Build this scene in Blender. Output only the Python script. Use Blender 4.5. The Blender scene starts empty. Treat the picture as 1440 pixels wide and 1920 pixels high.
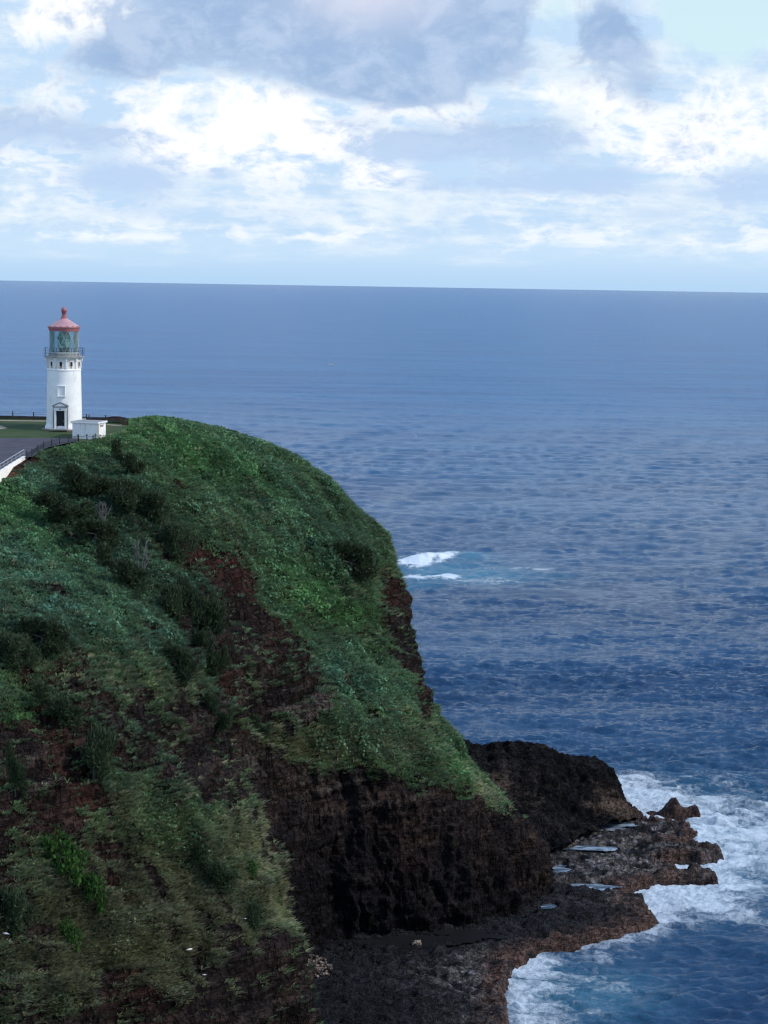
import bpy, bmesh, math, random
import numpy as np
from mathutils import Vector, Matrix, Euler

R = math.radians
S = bpy.context.scene
COL = S.collection
rng = np.random.default_rng(11)
random.seed(5)

# ------------------------------------------------------------------ camera
CAM_H = 72.0
FPX = 3730.0                       # focal length in pixels of the 1440 x 1920 photograph
PITCH = math.atan(423.0 / FPX)
ROLL = R(0.92)
_f = np.array([0, math.cos(PITCH), -math.sin(PITCH)])
_r0 = np.array([1.0, 0, 0]); _u0 = np.array([0, math.sin(PITCH), math.cos(PITCH)])
CR = _r0 * math.cos(ROLL) + _u0 * math.sin(ROLL)
CU = -_r0 * math.sin(ROLL) + _u0 * math.cos(ROLL)
CP = np.array([0, 0, CAM_H])
cam_data = bpy.data.cameras.new("camera")
cam = bpy.data.objects.new("camera", cam_data); COL.objects.link(cam)
cam_data.sensor_fit = 'VERTICAL'; cam_data.sensor_height = 36.0; cam_data.sensor_width = 27.0
cam_data.lens = FPX / 1920 * 36.0
cam_data.clip_start = 1.0; cam_data.clip_end = 1000000.0
m = Matrix(((CR[0], CU[0], -_f[0], 0), (CR[1], CU[1], -_f[1], 0), (CR[2], CU[2], -_f[2], CAM_H), (0, 0, 0, 1)))
cam.matrix_world = m
S.camera = cam
S.render.engine = 'CYCLES'
S.view_settings.view_transform = 'Standard'; S.view_settings.look = 'None'
S.view_settings.exposure = 0.0; S.view_settings.gamma = 1.0
S.cycles.max_bounces = 5; S.cycles.diffuse_bounces = 2; S.cycles.glossy_bounces = 3
S.cycles.transparent_max_bounces = 10; S.cycles.caustics_reflective = False; S.cycles.caustics_refractive = False
S.cycles.use_denoising = True
S.cycles.sample_clamp_indirect = 3.0; S.cycles.sample_clamp_direct = 2.5
S.cycles.filter_width = 1.3

SUN_AZ, SUN_EL = 100.0, 38.0       # degrees clockwise from the view direction (+y), above the horizon

# ------------------------------------------------------------------ node helper
class NT:
    def __init__(s, tree): s.t = tree; s.n = tree.nodes; s.l = tree.links
    def node(s, typ, **kw):
        n = s.n.new(typ)
        for k, v in kw.items(): setattr(n, k, v)
        return n
    def put(s, sock, v):
        if isinstance(v, bpy.types.NodeSocket): s.l.new(v, sock)
        elif v is not None:
            try: sock.default_value = v
            except Exception: sock.default_value = (*v, 1) if len(v) == 3 else v
    def m(s, op, a, b=None, c=None, clamp=False):
        n = s.node('ShaderNodeMath', operation=op, use_clamp=clamp)
        s.put(n.inputs[0], a)
        if b is not None: s.put(n.inputs[1], b)
        if c is not None: s.put(n.inputs[2], c)
        return n.outputs[0]
    def noise(s, vec, scale, detail=4, rough=.5, dist=0.0, out=0, lac=2.0):
        n = s.node('ShaderNodeTexNoise')
        if vec is not None: s.put(n.inputs['Vector'], vec)
        s.put(n.inputs['Scale'], scale); s.put(n.inputs['Detail'], detail); s.put(n.inputs['Roughness'], rough)
        s.put(n.inputs['Distortion'], dist); s.put(n.inputs['Lacunarity'], lac)
        return n.outputs[out]
    def step(s, v, lo, hi, a=0.0, b=1.0):
        n = s.node('ShaderNodeMapRange', interpolation_type='SMOOTHSTEP')
        s.put(n.inputs[0], v); s.put(n.inputs[1], lo); s.put(n.inputs[2], hi); s.put(n.inputs[3], a); s.put(n.inputs[4], b)
        return n.outputs[0]
    def mix(s, fac, a, b, blend='MIX'):
        n = s.node('ShaderNodeMix', data_type='RGBA', blend_type=blend)
        s.put(n.inputs[0], fac)
        for i, v in ((6, a), (7, b)):
            s.put(n.inputs[i], v if isinstance(v, bpy.types.NodeSocket) else (*v, 1) if len(v) == 3 else v)
        return n.outputs[2]
    def comb(s, x, y, z=0.0):
        n = s.node('ShaderNodeCombineXYZ')
        s.put(n.inputs[0], x); s.put(n.inputs[1], y); s.put(n.inputs[2], z)
        return n.outputs[0]
    def attr(s, name, out='Fac'):
        return s.node('ShaderNodeAttribute', attribute_name=name).outputs[out]
    def scale(s, vec, sc):
        n = s.node('ShaderNodeVectorMath', operation='MULTIPLY'); s.put(n.inputs[0], vec); s.put(n.inputs[1], sc)
        return n.outputs[0]

# ------------------------------------------------------------------ world: Nishita sky under broken cloud
W = bpy.data.worlds.new("World"); S.world = W; W.use_nodes = True
wt = W.node_tree; wt.nodes.clear(); g = NT(wt)
sky = g.node('ShaderNodeTexSky', sky_type='NISHITA', sun_disc=False, sun_elevation=R(SUN_EL), sun_rotation=R(SUN_AZ),
             altitude=70, air_density=1.0, dust_density=1.5, ozone_density=1.0)
clear = g.scale(sky.outputs[0], (0.115, 0.13, 0.145))
tc = g.node('ShaderNodeTexCoord')
sep = g.node('ShaderNodeSeparateXYZ'); g.l.new(tc.outputs['Generated'], sep.inputs[0])
A = g.m('MULTIPLY', g.m('ARCTAN2', sep.outputs[0], sep.outputs[1]), 57.2958)      # azimuth, degrees
E = g.m('MULTIPLY', g.m('ARCSINE', sep.outputs[2]), 57.2958)                      # elevation, degrees
Ep = g.m('MAXIMUM', E, 0.0)
EL = g.m('MULTIPLY', g.m('LOGARITHM', g.m('ADD', Ep, 3.0), 2.71828), 9.0)
def ell(a, e, ra, re, w=1.0, p=2.0):
    dx = g.m('DIVIDE', g.m('SUBTRACT', A, a), ra); dy = g.m('DIVIDE', g.m('SUBTRACT', E, e), re)
    d = g.m('ADD', g.m('POWER', g.m('ABSOLUTE', dx), p), g.m('POWER', g.m('ABSOLUTE', dy), p))
    return g.m('MULTIPLY', g.m('POWER', 2.71828, g.m('MULTIPLY', d, -1.0)), w)
def add(*v):
    r = v[0]
    for q in v[1:]: r = g.m('ADD', r, q)
    return r
vec = g.comb(A, EL, 3.7)
warp = g.noise(vec, .45, 3, .5, out=1)
wv = g.node('ShaderNodeVectorMath', operation='MULTIPLY_ADD')
g.put(wv.inputs[0], warp); g.put(wv.inputs[1], (1.6, 1.1, 0)); g.put(wv.inputs[2], vec)
vec2 = wv.outputs[0]
n_big = g.noise(vec2, .26, 8, .56)
n_med = g.noise(g.scale(vec2, (1, 1.25, 1)), .62, 8, .60)
n_fin = g.noise(g.scale(vec2, (1, 1.5, 1)), 1.7, 6, .6)
n_str = g.noise(g.comb(g.m('MULTIPLY', A, .28), g.m('MULTIPLY', E, 1.6), 1.3), 1.0, 6, .6)
# veil of thin high cloud: bright near the horizon, streaky
veil = g.step(g.m('ADD', n_str, g.m('MULTIPLY', g.m('SUBTRACT', n_med, .5), .5)), .34, .66)
low = g.step(E, 0.0, 2.6)
c_clear = g.mix(g.step(E, 6, 22), (.70, .92, .985), (.24, .46, .86))
c_clear = g.mix(.12, c_clear, clear)
c_hor = g.mix(g.step(E, -.1, 1.3), (.47, .68, .93), (.60, .79, .985))
gap = ell(9.4, 7.7, 2.4, 1.5, 1.0)
gap2 = add(gap, ell(4.6, 7.7, .9, .8, .5), ell(-10.5, 7.2, 1.5, .4, .3))
nm0 = g.m('SUBTRACT', n_med, .5); nb0 = g.m('SUBTRACT', n_big, .5); nf0 = g.m('SUBTRACT', n_fin, .5); ns0 = g.m('SUBTRACT', n_str, .5)
# pale overcast between the clouds, streaky towards the horizon
tone = add(.5, g.m('MULTIPLY', nm0, 1.3), g.m('MULTIPLY', ns0, 1.2), g.m('MULTIPLY', nf0, .35))
pale = g.mix(g.step(tone, .25, .80), (.55, .74, .965), (.84, .93, 1.0))
c0 = g.mix(g.step(add(E, g.m('MULTIPLY', ns0, 2.2)), .5, 1.9), c_hor, pale)
c1 = g.mix(g.m('MULTIPLY', g.step(add(gap2, g.m('MULTIPLY', nm0, 1.1)), .30, .62), g.step(E, 20, 12)), c0, c_clear)
bw = add(ell(-5.0, 4.8, 3.6, 1.3, .30), ell(-2.0, 3.9, 2.6, .8, .14), ell(-9.4, 3.3, 2.0, 1.3, .24), ell(-9.4, 7.3, 2.6, .9, .34), ell(-2.4, 4.6, 2.0, 1.0, .20), ell(-6.0, 3.6, 2.2, .8, .15),
         ell(1.0, 5.0, 1.5, .35, .24), ell(5.2, 5.4, 2.2, .5, .2), ell(6.4, 4.2, 1.5, .8, .22), ell(10.4, 4.9, 1.8, 1.2, .26), ell(-.2, 3.15, 1.2, .45, .30), ell(2.2, 4.1, .7, .5, .2), ell(3.0, 5.3, 1.2, .5, .16), ell(7.0, 5.0, 1.4, .5, .14), ell(8.5, 3.6, 2.2, .8, .2),
         ell(-7.5, 1.25, 3.4, .25, .22), ell(-2.3, 1.35, .9, .22, .32), ell(5, 2.6, 1.6, .3, .15), g.m('MULTIPLY', gap, -.25))
wsig = add(.535, g.m('MULTIPLY', nm0, 1.25), g.m('MULTIPLY', nb0, .7), bw, g.m('MULTIPLY', nf0, .5))
wm = g.m('MULTIPLY', g.step(wsig, .58, .90), g.step(E, .7, 1.8))
c2 = g.mix(wm, c1, (1.05, 1.06, 1.07))
bg_ = add(ell(-2.6, 7.6, 4.4, 1.7, .60, 2.8), ell(1.2, 7.6, 3.0, 1.7, .55, 2.6), ell(4.6, 7.5, .7, 1.0, -.35), ell(-.6, 5.7, 2.2, .5, .38), ell(.6, 5.35, 1.4, .3, .25), ell(6.2, 7.2, 1.35, .95, .70), ell(7.2, 5.6, .8, .6, .25), ell(-7.6, 6.2, 1.6, .6, .36), ell(-8.4, 4.0, 1.6, .6, .36), ell(-10.6, 4.3, 1.2, .6, .25),
          ell(-7.6, 2.9, 1.7, .5, .42), ell(1.2, 3.9, 2.6, .55, .34), ell(4.0, 4.2, 1.6, .7, .36), ell(5.8, 3.1, 1.7, .45, .42), ell(10.4, 2.9, 1.6, .6, .40), ell(2.6, 2.95, 2.2, .3, .28), ell(10.9, 7.2, .7, 1.0, .36), ell(-4.7, 3.1, .5, .25, .25), ell(-1.6, 4.6, 1.0, .2, .2),
          ell(7.6, 2.1, 1.4, .25, .16), ell(-6.0, 1.9, 3, .3, .14), ell(-4.9, 4.7, 2.0, 1.0, -.20), g.m('MULTIPLY', gap, -.45))
gsig = add(.34, g.m('MULTIPLY', nm0, .95), g.m('MULTIPLY', nb0, .5), bg_, g.m('MULTIPLY', nf0, .6))
gm = g.m('MULTIPLY', g.step(gsig, .38, .68), g.step(E, 1.0, 2.4))
gcol = g.mix(g.step(add(.5, nm0, g.m('MULTIPLY', nf0, .5)), .35, .68), (.33, .48, .73), (.47, .61, .84))
gcol = g.mix(g.m('MULTIPLY', ell(-.7, 8.1, 2.0, .9), .8), gcol, (.74, .76, .90))
gcol = g.mix(g.step(E, 5.6, 3.2), gcol, (.51, .68, .93))
gcol = g.mix(g.step(E, 3.0, 1.5), gcol, (.60, .76, .96))
c3 = g.mix(g.m('MULTIPLY', gm, .92), c2, gcol)
# the rest of the dome, out of the picture above
high = g.noise(tc.outputs['Generated'], 3.0, 6, .6)
ch = g.mix(g.step(high, .42, .62), (.20, .47, .98), (.72, .90, 1.10))
c4 = g.mix(g.step(E, 9, 20), c3, ch)
bg = g.node('ShaderNodeBackground'); g.l.new(c4, bg.inputs[0]); bg.inputs[1].default_value = 1.0
wo = g.node('ShaderNodeOutputWorld'); g.l.new(bg.outputs[0], wo.inputs[0])

sun_d = bpy.data.lights.new("sun", 'SUN'); sun_d.energy = 3.4; sun_d.angle = R(10); sun_d.color = (1.0, .95, .88)
sun = bpy.data.objects.new("sun", sun_d); COL.objects.link(sun)
sd = Vector((math.sin(R(SUN_AZ)) * math.cos(R(SUN_EL)), math.cos(R(SUN_AZ)) * math.cos(R(SUN_EL)), math.sin(R(SUN_EL))))
sun.rotation_euler = sd.to_track_quat('Z', 'Y').to_euler()

# ------------------------------------------------------------------ geometry helpers
def ray(u, v):
    return _f * FPX + CR * (u - 720) + CU * (960 - v)
def at(u, v, Y):                                   # the point at ground distance Y seen at pixel (u, v)
    d = ray(u, v); return CP + d * (Y / d[1])
def onz(u, v, z):
    d = ray(u, v); return CP + d * ((z - CAM_H) / d[2])
def zplat(y): return 52.5 + (y - 263) * .07        # the gently sloping top of the headland
def onplat(u, v, dz=0.0):
    d = ray(u, v)
    t = (52.5 - 263 * .07 + dz - CAM_H) / (d[2] - .07 * d[1])
    return CP + d * t
def proj(P):
    q = P - CP; w = q @ _f
    return 720 + FPX * (q @ CR) / w, 960 - FPX * (q @ CU) / w, w
def sstep(x, a, b):
    t = np.clip((x - a) / (b - a), 0, 1); return t * t * (3 - 2 * t)

def _hash(ix, iy, iz, seed):
    h = (ix.astype(np.int64) * 374761393 + iy.astype(np.int64) * 668265263 + iz.astype(np.int64) * 2147483647 + seed * 974634777) & 0xffffffff
    h = ((h ^ (h >> 13)) * 1274126177) & 0xffffffff
    h = ((h ^ (h >> 16)) * 2246822519) & 0xffffffff
    return ((h ^ (h >> 15)) & 0xffff) / 65535.0
def vnoise(P, seed=0):                              # value noise in [-1, 1]
    i = np.floor(P).astype(np.int64); f = P - i; w = f * f * (3 - 2 * f)
    r = 0
    for dx in (0, 1):
        for dy in (0, 1):
            for dz in (0, 1):
                k = _hash(i[:, 0] + dx, i[:, 1] + dy, i[:, 2] + dz, seed)
                r = r + k * (w[:, 0] if dx else 1 - w[:, 0]) * (w[:, 1] if dy else 1 - w[:, 1]) * (w[:, 2] if dz else 1 - w[:, 2])
    return r * 2 - 1
def fbm(P, sc, oct=4, seed=0, gain=.5):
    P = P / np.asarray(sc, float); a = 1.0; r = 0; tot = 0
    for o in range(oct):
        r = r + a * vnoise(P + o * 17.3, seed + o); tot += a; a *= gain; P = P * 2.03
    return r / tot
def ridged(P, sc, oct=3, seed=0):
    P = P / np.asarray(sc, float); a = 1.0; r = 0; tot = 0
    for o in range(oct):
        r = r + a * (1 - 2 * np.abs(vnoise(P + o * 9.1, seed + o))); tot += a; a *= .5; P = P * 2.1
    return r / tot
def blob(u, v, bl):                                 # (cu, cv, ru, rv, degrees, weight)
    r = np.zeros_like(u)
    for cu, cv, ru, rv, deg, w in bl:
        c, s = math.cos(R(deg)), math.sin(R(deg))
        x = (u - cu) * c + (v - cv) * s; y = -(u - cu) * s + (v - cv) * c
        r = r + w * np.exp(-((x / ru) ** 2 + (y / rv) ** 2))
    return r

def mesh_np(name, V, F, mats, smooth=True, attrs=None, matidx=None):
    """V (n,3), F (k,3|4) -> mesh"""
    me = bpy.data.meshes.new(name); k = F.shape[1]
    me.vertices.add(len(V)); me.vertices.foreach_set('co', np.ascontiguousarray(V, np.float32).ravel())
    me.loops.add(F.size); me.loops.foreach_set('vertex_index', np.ascontiguousarray(F, np.int32).ravel())
    me.polygons.add(len(F)); me.polygons.foreach_set('loop_start', np.arange(0, F.size, k, dtype=np.int32))
    me.polygons.foreach_set('use_smooth', np.full(len(F), smooth))
    if matidx is not None: me.polygons.foreach_set('material_index', matidx.astype(np.int32))
    for nm, arr in (attrs or {}).items():
        if arr.ndim == 1:
            a = me.attributes.new(nm, 'FLOAT', 'POINT'); a.data.foreach_set('value', arr.astype(np.float32))
        else:
            a = me.attributes.new(nm, 'FLOAT_COLOR', 'POINT')
            c = np.ones((len(V), 4), np.float32); c[:, :3] = arr; a.data.foreach_set('color', c.ravel())
    for mt in (mats if isinstance(mats, (list, tuple)) else [mats]): me.materials.append(mt)
    me.update(calc_edges=True); me.validate()
    return me
def link(name, me, parent=None):
    o = bpy.data.objects.new(name, me); COL.objects.link(o)
    if parent is not None: o.parent = parent
    return o
def tag(o, label=None, cat=None, group=None, kind=None):
    if label: o['label'] = label
    if cat: o['category'] = cat
    if group: o['group'] = group
    if kind: o['kind'] = kind
    return o
def empty(name, loc, rz=0.0):
    o = bpy.data.objects.new(name, None); COL.objects.link(o); o.location = loc; o.rotation_euler = (0, 0, rz); o.empty_display_size = .3
    return o
def catmull(G, axis, ks):
    G = np.moveaxis(G, axis, 0); n = len(G); out = []
    for i in range(n - 1):
        p1, p2 = G[i], G[i + 1]
        p0 = G[i - 1] if i > 0 else 2 * p1 - p2
        p3 = G[i + 2] if i < n - 2 else 2 * p2 - p1
        k = ks[i]
        for t in np.arange(k) / k:
            out.append(.5 * (2 * p1 + (p2 - p0) * t + (2 * p0 - 5 * p1 + 4 * p2 - p3) * t * t + (3 * p1 - p0 - 3 * p2 + p3) * t ** 3))
    out.append(G[-1])
    return np.moveaxis(np.array(out), 0, axis)
def gridfaces(nr, nc):
    i = np.arange(nr * nc).reshape(nr, nc)
    return np.stack([i[:-1, :-1], i[1:, :-1], i[1:, 1:], i[:-1, 1:]], -1).reshape(-1, 4)
def gridnormals(G):
    du = np.gradient(G, axis=0); dv = np.gradient(G, axis=1)
    n = np.cross(du, dv); return n / (np.linalg.norm(n, axis=-1, keepdims=True) + 1e-9)

class MB:
    """collects simple shapes into one mesh"""
    def __init__(s): s.bm = bmesh.new()
    def box(s, c, sz, rz=0.0, M=None):
        r = bmesh.ops.create_cube(s.bm, size=1.0)
        mt = Matrix.Translation(c) @ Matrix.Rotation(rz, 4, 'Z') @ Matrix.Diagonal((*sz, 1))
        if M is not None: mt = M @ mt
        bmesh.ops.transform(s.bm, matrix=mt, verts=r['verts']); return s
    def tube(s, a, b, r1, r2=None, seg=8):
        a, b = Vector(a), Vector(b); d = b - a
        if d.length < 1e-6: return s
        r = bmesh.ops.create_cone(s.bm, cap_ends=True, segments=seg, radius1=r1, radius2=r1 if r2 is None else r2, depth=d.length)
        mt = Matrix.Translation((a + b) / 2) @ d.to_track_quat('Z', 'Y').to_matrix().to_4x4()
        bmesh.ops.transform(s.bm, matrix=mt, verts=r['verts']); return s
    def path(s, pts, r, seg=6):
        for a, b in zip(pts[:-1], pts[1:]): s.tube(a, b, r, seg=seg)
        return s
    def lathe(s, prof, seg=48, M=None, cap=False):
        rings = []
        for rad, z in prof:
            ring = [s.bm.verts.new((rad * math.cos(2 * math.pi * k / seg), rad * math.sin(2 * math.pi * k / seg), z)) for k in range(seg)]
            if M is not None:
                for v in ring: v.co = M @ v.co
            rings.append(ring)
        for a, b in zip(rings[:-1], rings[1:]):
            for k in range(seg): s.bm.faces.new((a[k], a[(k + 1) % seg], b[(k + 1) % seg], b[k]))
        if cap:
            s.bm.faces.new(rings[0][::-1]); s.bm.faces.new(rings[-1])
        return s
    def poly(s, pts, h=None):
        vs = [s.bm.verts.new(p) for p in pts]
        f = s.bm.faces.new(vs)
        if h is not None:
            r = bmesh.ops.extrude_face_region(s.bm, geom=[f])
            bmesh.ops.translate(s.bm, vec=h, verts=[e for e in r['geom'] if isinstance(e, bmesh.types.BMVert)])
        return s
    def build(s, name, mat, parent=None, smooth=False, bevel=0.0):
        if bevel: bmesh.ops.bevel(s.bm, geom=s.bm.edges[:], offset=bevel, segments=1, affect='EDGES')
        bmesh.ops.recalc_face_normals(s.bm, faces=s.bm.faces[:])
        me = bpy.data.meshes.new(name); s.bm.to_mesh(me); s.bm.free(); me.materials.append(mat)
        if smooth:
            for p in me.polygons: p.use_smooth = True
            try: me.set_sharp_from_angle(angle=R(40))
            except Exception: pass
        return link(name, me, parent)

# ------------------------------------------------------------------ materials
def newmat(name):
    mt = bpy.data.materials.new(name); mt.use_nodes = True
    t = mt.node_tree; t.nodes.clear(); q = NT(t)
    o = q.node('ShaderNodeOutputMaterial'); p = q.node('ShaderNodeBsdfPrincipled'); q.l.new(p.outputs[0], o.inputs[0])
    return mt, q, p, o
def bump(q, p, h, strength, dist):
    b = q.node('ShaderNodeBump'); q.put(b.inputs['Strength'], strength); q.put(b.inputs['Distance'], dist); q.put(b.inputs['Height'], h)
    q.l.new(b.outputs[0], p.inputs['Normal'])
def plain(name, col, rough=.6, var=.25, scale=3.0, metal=0.0, stain=None, spec=.3):
    mt, q, p, o = newmat(name)
    tc = q.node('ShaderNodeTexCoord')
    n = q.noise(tc.outputs['Object'], scale, 6, .6)
    c = q.mix(q.step(n, .3, .7), tuple(x * (1 - var) for x in col), tuple(min(1, x * (1 + var * .6)) for x in col))
    if stain:
        st = q.noise(q.scale(tc.outputs['Object'], (1, 1, .22)), stain[1], 5, .65)
        c = q.mix(q.step(st, stain[2], stain[2] + .16, 0, stain[3]), c, stain[0])
    q.put(p.inputs['Base Color'], c); q.put(p.inputs['Roughness'], rough); q.put(p.inputs['Metallic'], metal); q.put(p.inputs['Specular IOR Level'], spec)
    bump(q, p, n, .15, .02)
    return mt
M = {}
M['white'] = plain('white_paint', (.80, .79, .765), .6, .07, 1.2, stain=((.50, .47, .42), 1.6, .54, .6))
M['white_top'] = plain('white_paint_rusty', (.74, .73, .70), .6, .08, 1.5, stain=((.42, .22, .10), 2.4, .56, .75))
M['cream'] = plain('cream_wall_paint', (.82, .77, .70), .7, .08, 1.0, stain=((.52, .42, .33), .9, .60, .6))
M['red'] = plain('red_roof_paint', (.32, .095, .10), .5, .15, 2.0, spec=.5)
M['redpale'] = plain('faded_red_roof_paint', (.44, .235, .25), .5, .12, 1.2, spec=.5)
M['rust'] = plain('rust_stain', (.38, .24, .14), .8, .3, 4)
M['dark'] = plain('dark_opening', (.012, .014, .022), .5, .2, 3)
M['greypaint'] = plain('grey_trim_paint', (.17, .18, .20), .6, .15, 3)
M['stone'] = plain('grey_stone', (.30, .30, .29), .8, .2, 2, stain=((.12, .12, .12), 2, .5, .6))
M['pinkstone'] = plain('pinkish_paving', (.24, .17, .15), .85, .2, 2)
M['metal'] = plain('grey_galvanised', (.38, .40, .42), .45, .15, 4, metal=.3)
M['darkmetal'] = plain('dark_metal', (.03, .035, .045), .5, .2, 4)
M['bars'] = plain('lantern_bars', (.50, .56, .54), .5, .15, 4)
M['wood'] = plain('dark_timber', (.05, .035, .028), .8, .3, 5)
M['rope'] = plain('dark_rope', (.06, .05, .05), .9, .2, 5)
M['roofgrey'] = plain('grey_roof_sheet', (.24, .24, .25), .7, .2, 2)
M['bird'] = plain('white_plumage', (.85, .85, .83), .7, .05, 8)
M['birddark'] = plain('dark_plumage', (.04, .04, .045), .7, .2, 8)
M['bill'] = plain('orange_bill', (.5, .22, .05), .5, .1, 8)
M['bark'] = plain('grey_bark', (.09, .075, .065), .9, .3, 5)
M['deadwood'] = plain('bleached_dead_wood', (.13, .12, .11), .9, .25, 4)
M['asphalt'] = plain('asphalt', (.060, .054, .070), .85, .2, .5, stain=((.035, .033, .042), .35, .52, .6))
M['sand'] = plain('sandy_path', (.30, .23, .18), .9, .2, 1.2)
M['lensframe'] = plain('lens_brass_frame', (.03, .055, .06), .35, .2, 4, metal=.5)

mt, q, p, o = newmat('lawn_turf')
tc_ = q.node('ShaderNodeTexCoord'); n1 = q.noise(tc_.outputs['Object'], .25, 5, .6); n2 = q.noise(tc_.outputs['Object'], 5, 4, .7)
c = q.mix(q.step(n1, .35, .65), (.030, .058, .022), (.052, .074, .034)); c = q.mix(q.step(n2, .4, .75, 0, .45), c, (.085, .085, .045))
q.put(p.inputs['Base Color'], c); q.put(p.inputs['Roughness'], .9); q.put(p.inputs['Specular IOR Level'], .1); bump(q, p, n2, .6, .08); M['lawn'] = mt

def clearglass(name, tint, keep):
    mt, q, p, o = newmat(name)
    tr = q.node('ShaderNodeBsdfTransparent'); q.put(tr.inputs[0], (*tint, 1))
    q.put(p.inputs['Base Color'], (*tint, 1)); q.put(p.inputs['Roughness'], .08)
    fr = q.node('ShaderNodeFresnel'); q.put(fr.inputs[0], 1.5)
    mx = q.node('ShaderNodeMixShader'); q.l.new(q.m('ADD', q.m('MULTIPLY', fr.outputs[0], .9), keep, clamp=True), mx.inputs[0])
    q.l.new(tr.outputs[0], mx.inputs[1]); q.l.new(p.outputs[0], mx.inputs[2]); q.l.new(mx.outputs[0], o.inputs[0])
    return mt
M['glass'] = clearglass('lantern_glass', (.72, .86, .86), .06)
mt, q, p, o = newmat('lens_glass')
tc_ = q.node('ShaderNodeTexCoord'); n1 = q.noise(q.scale(tc_.outputs['Object'], (1, 1, 1.6)), 1.6, 3, .5)
q.put(p.inputs['Base Color'], q.mix(q.step(n1, .35, .65), (.02, .10, .10), (.22, .62, .50))); q.put(p.inputs['Roughness'], .12); q.put(p.inputs['Specular IOR Level'], .8)
M['lens'] = mt

def leafmat(name, rough=.62, trans=.36):
    mt, q, p, o = newmat(name)
    col = q.attr('col', 'Color')
    tc_ = q.node('ShaderNodeTexCoord')
    n = q.noise(tc_.outputs['Object'], .35, 4, .6)
    c = q.mix(1.0, col, q.mix(q.step(n, .3, .7), (.72, .74, .80), (1.18, 1.14, 1.05)), 'MULTIPLY')
    q.put(p.inputs['Base Color'], c); q.put(p.inputs['Roughness'], rough); q.put(p.inputs['Specular IOR Level'], .04)
    tl = q.node('ShaderNodeBsdfTranslucent'); q.l.new(c, tl.inputs[0])
    mx = q.node('ShaderNodeMixShader'); mx.inputs[0].default_value = trans
    q.l.new(p.outputs[0], mx.inputs[1]); q.l.new(tl.outputs[0], mx.inputs[2]); q.l.new(mx.outputs[0], o.inputs[0])
    return mt
M['leaf'] = leafmat('shrub_leaves')

def rockmat(name, bumpd=.25, rough=.9, fine=2.2, spec=.05):
    mt, q, p, o = newmat(name)
    col = q.attr('col', 'Color'); tc_ = q.node('ShaderNodeTexCoord'); ob = tc_.outputs['Object']
    n1 = q.noise(ob, fine, 8, .66); n2 = q.noise(q.scale(ob, (.5, .5, 2.6)), .9, 6, .6); n3 = q.noise(ob, .5, 5, .6)
    k = q.mix(q.step(n1, .3, .72), (.34, .34, .36), (1.9, 1.84, 1.78))
    k = q.mix(.6, k, q.mix(q.step(n2, .35, .68), (.62, .60, .60), (1.35, 1.34, 1.3)), 'MULTIPLY')
    n4 = q.noise(q.scale(ob, (.9, .9, .10)), 1.0, 4, .6); n5 = q.noise(q.scale(ob, (.10, .10, .95)), 1.0, 5, .6)
    ck = q.m('MULTIPLY', q.step(q.m('ABSOLUTE', q.m('SUBTRACT', n4, .5)), .0, .045, .38, 1.0), q.step(q.m('ABSOLUTE', q.m('SUBTRACT', n5, .52)), .0, .030, .55, 1.0))
    k = q.mix(1.0, k, q.comb(ck, ck, ck), 'MULTIPLY')
    c = q.mix(1.0, col, k, 'MULTIPLY')
    q.put(p.inputs['Base Color'], c); q.put(p.inputs['Roughness'], rough); q.put(p.inputs['Specular IOR Level'], spec)
    bump(q, p, q.m('ADD', q.m('ADD', q.m('ADD', n1, q.m('MULTIPLY', n2, .8)), n3), q.m('MULTIPLY', ck, .8)), .9, bumpd)
    return mt
M['land'] = rockmat('headland_rock_and_soil', .7)
M['shelf'] = rockmat('wave_cut_basalt', .5, .6, 2.6, .12)

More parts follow.
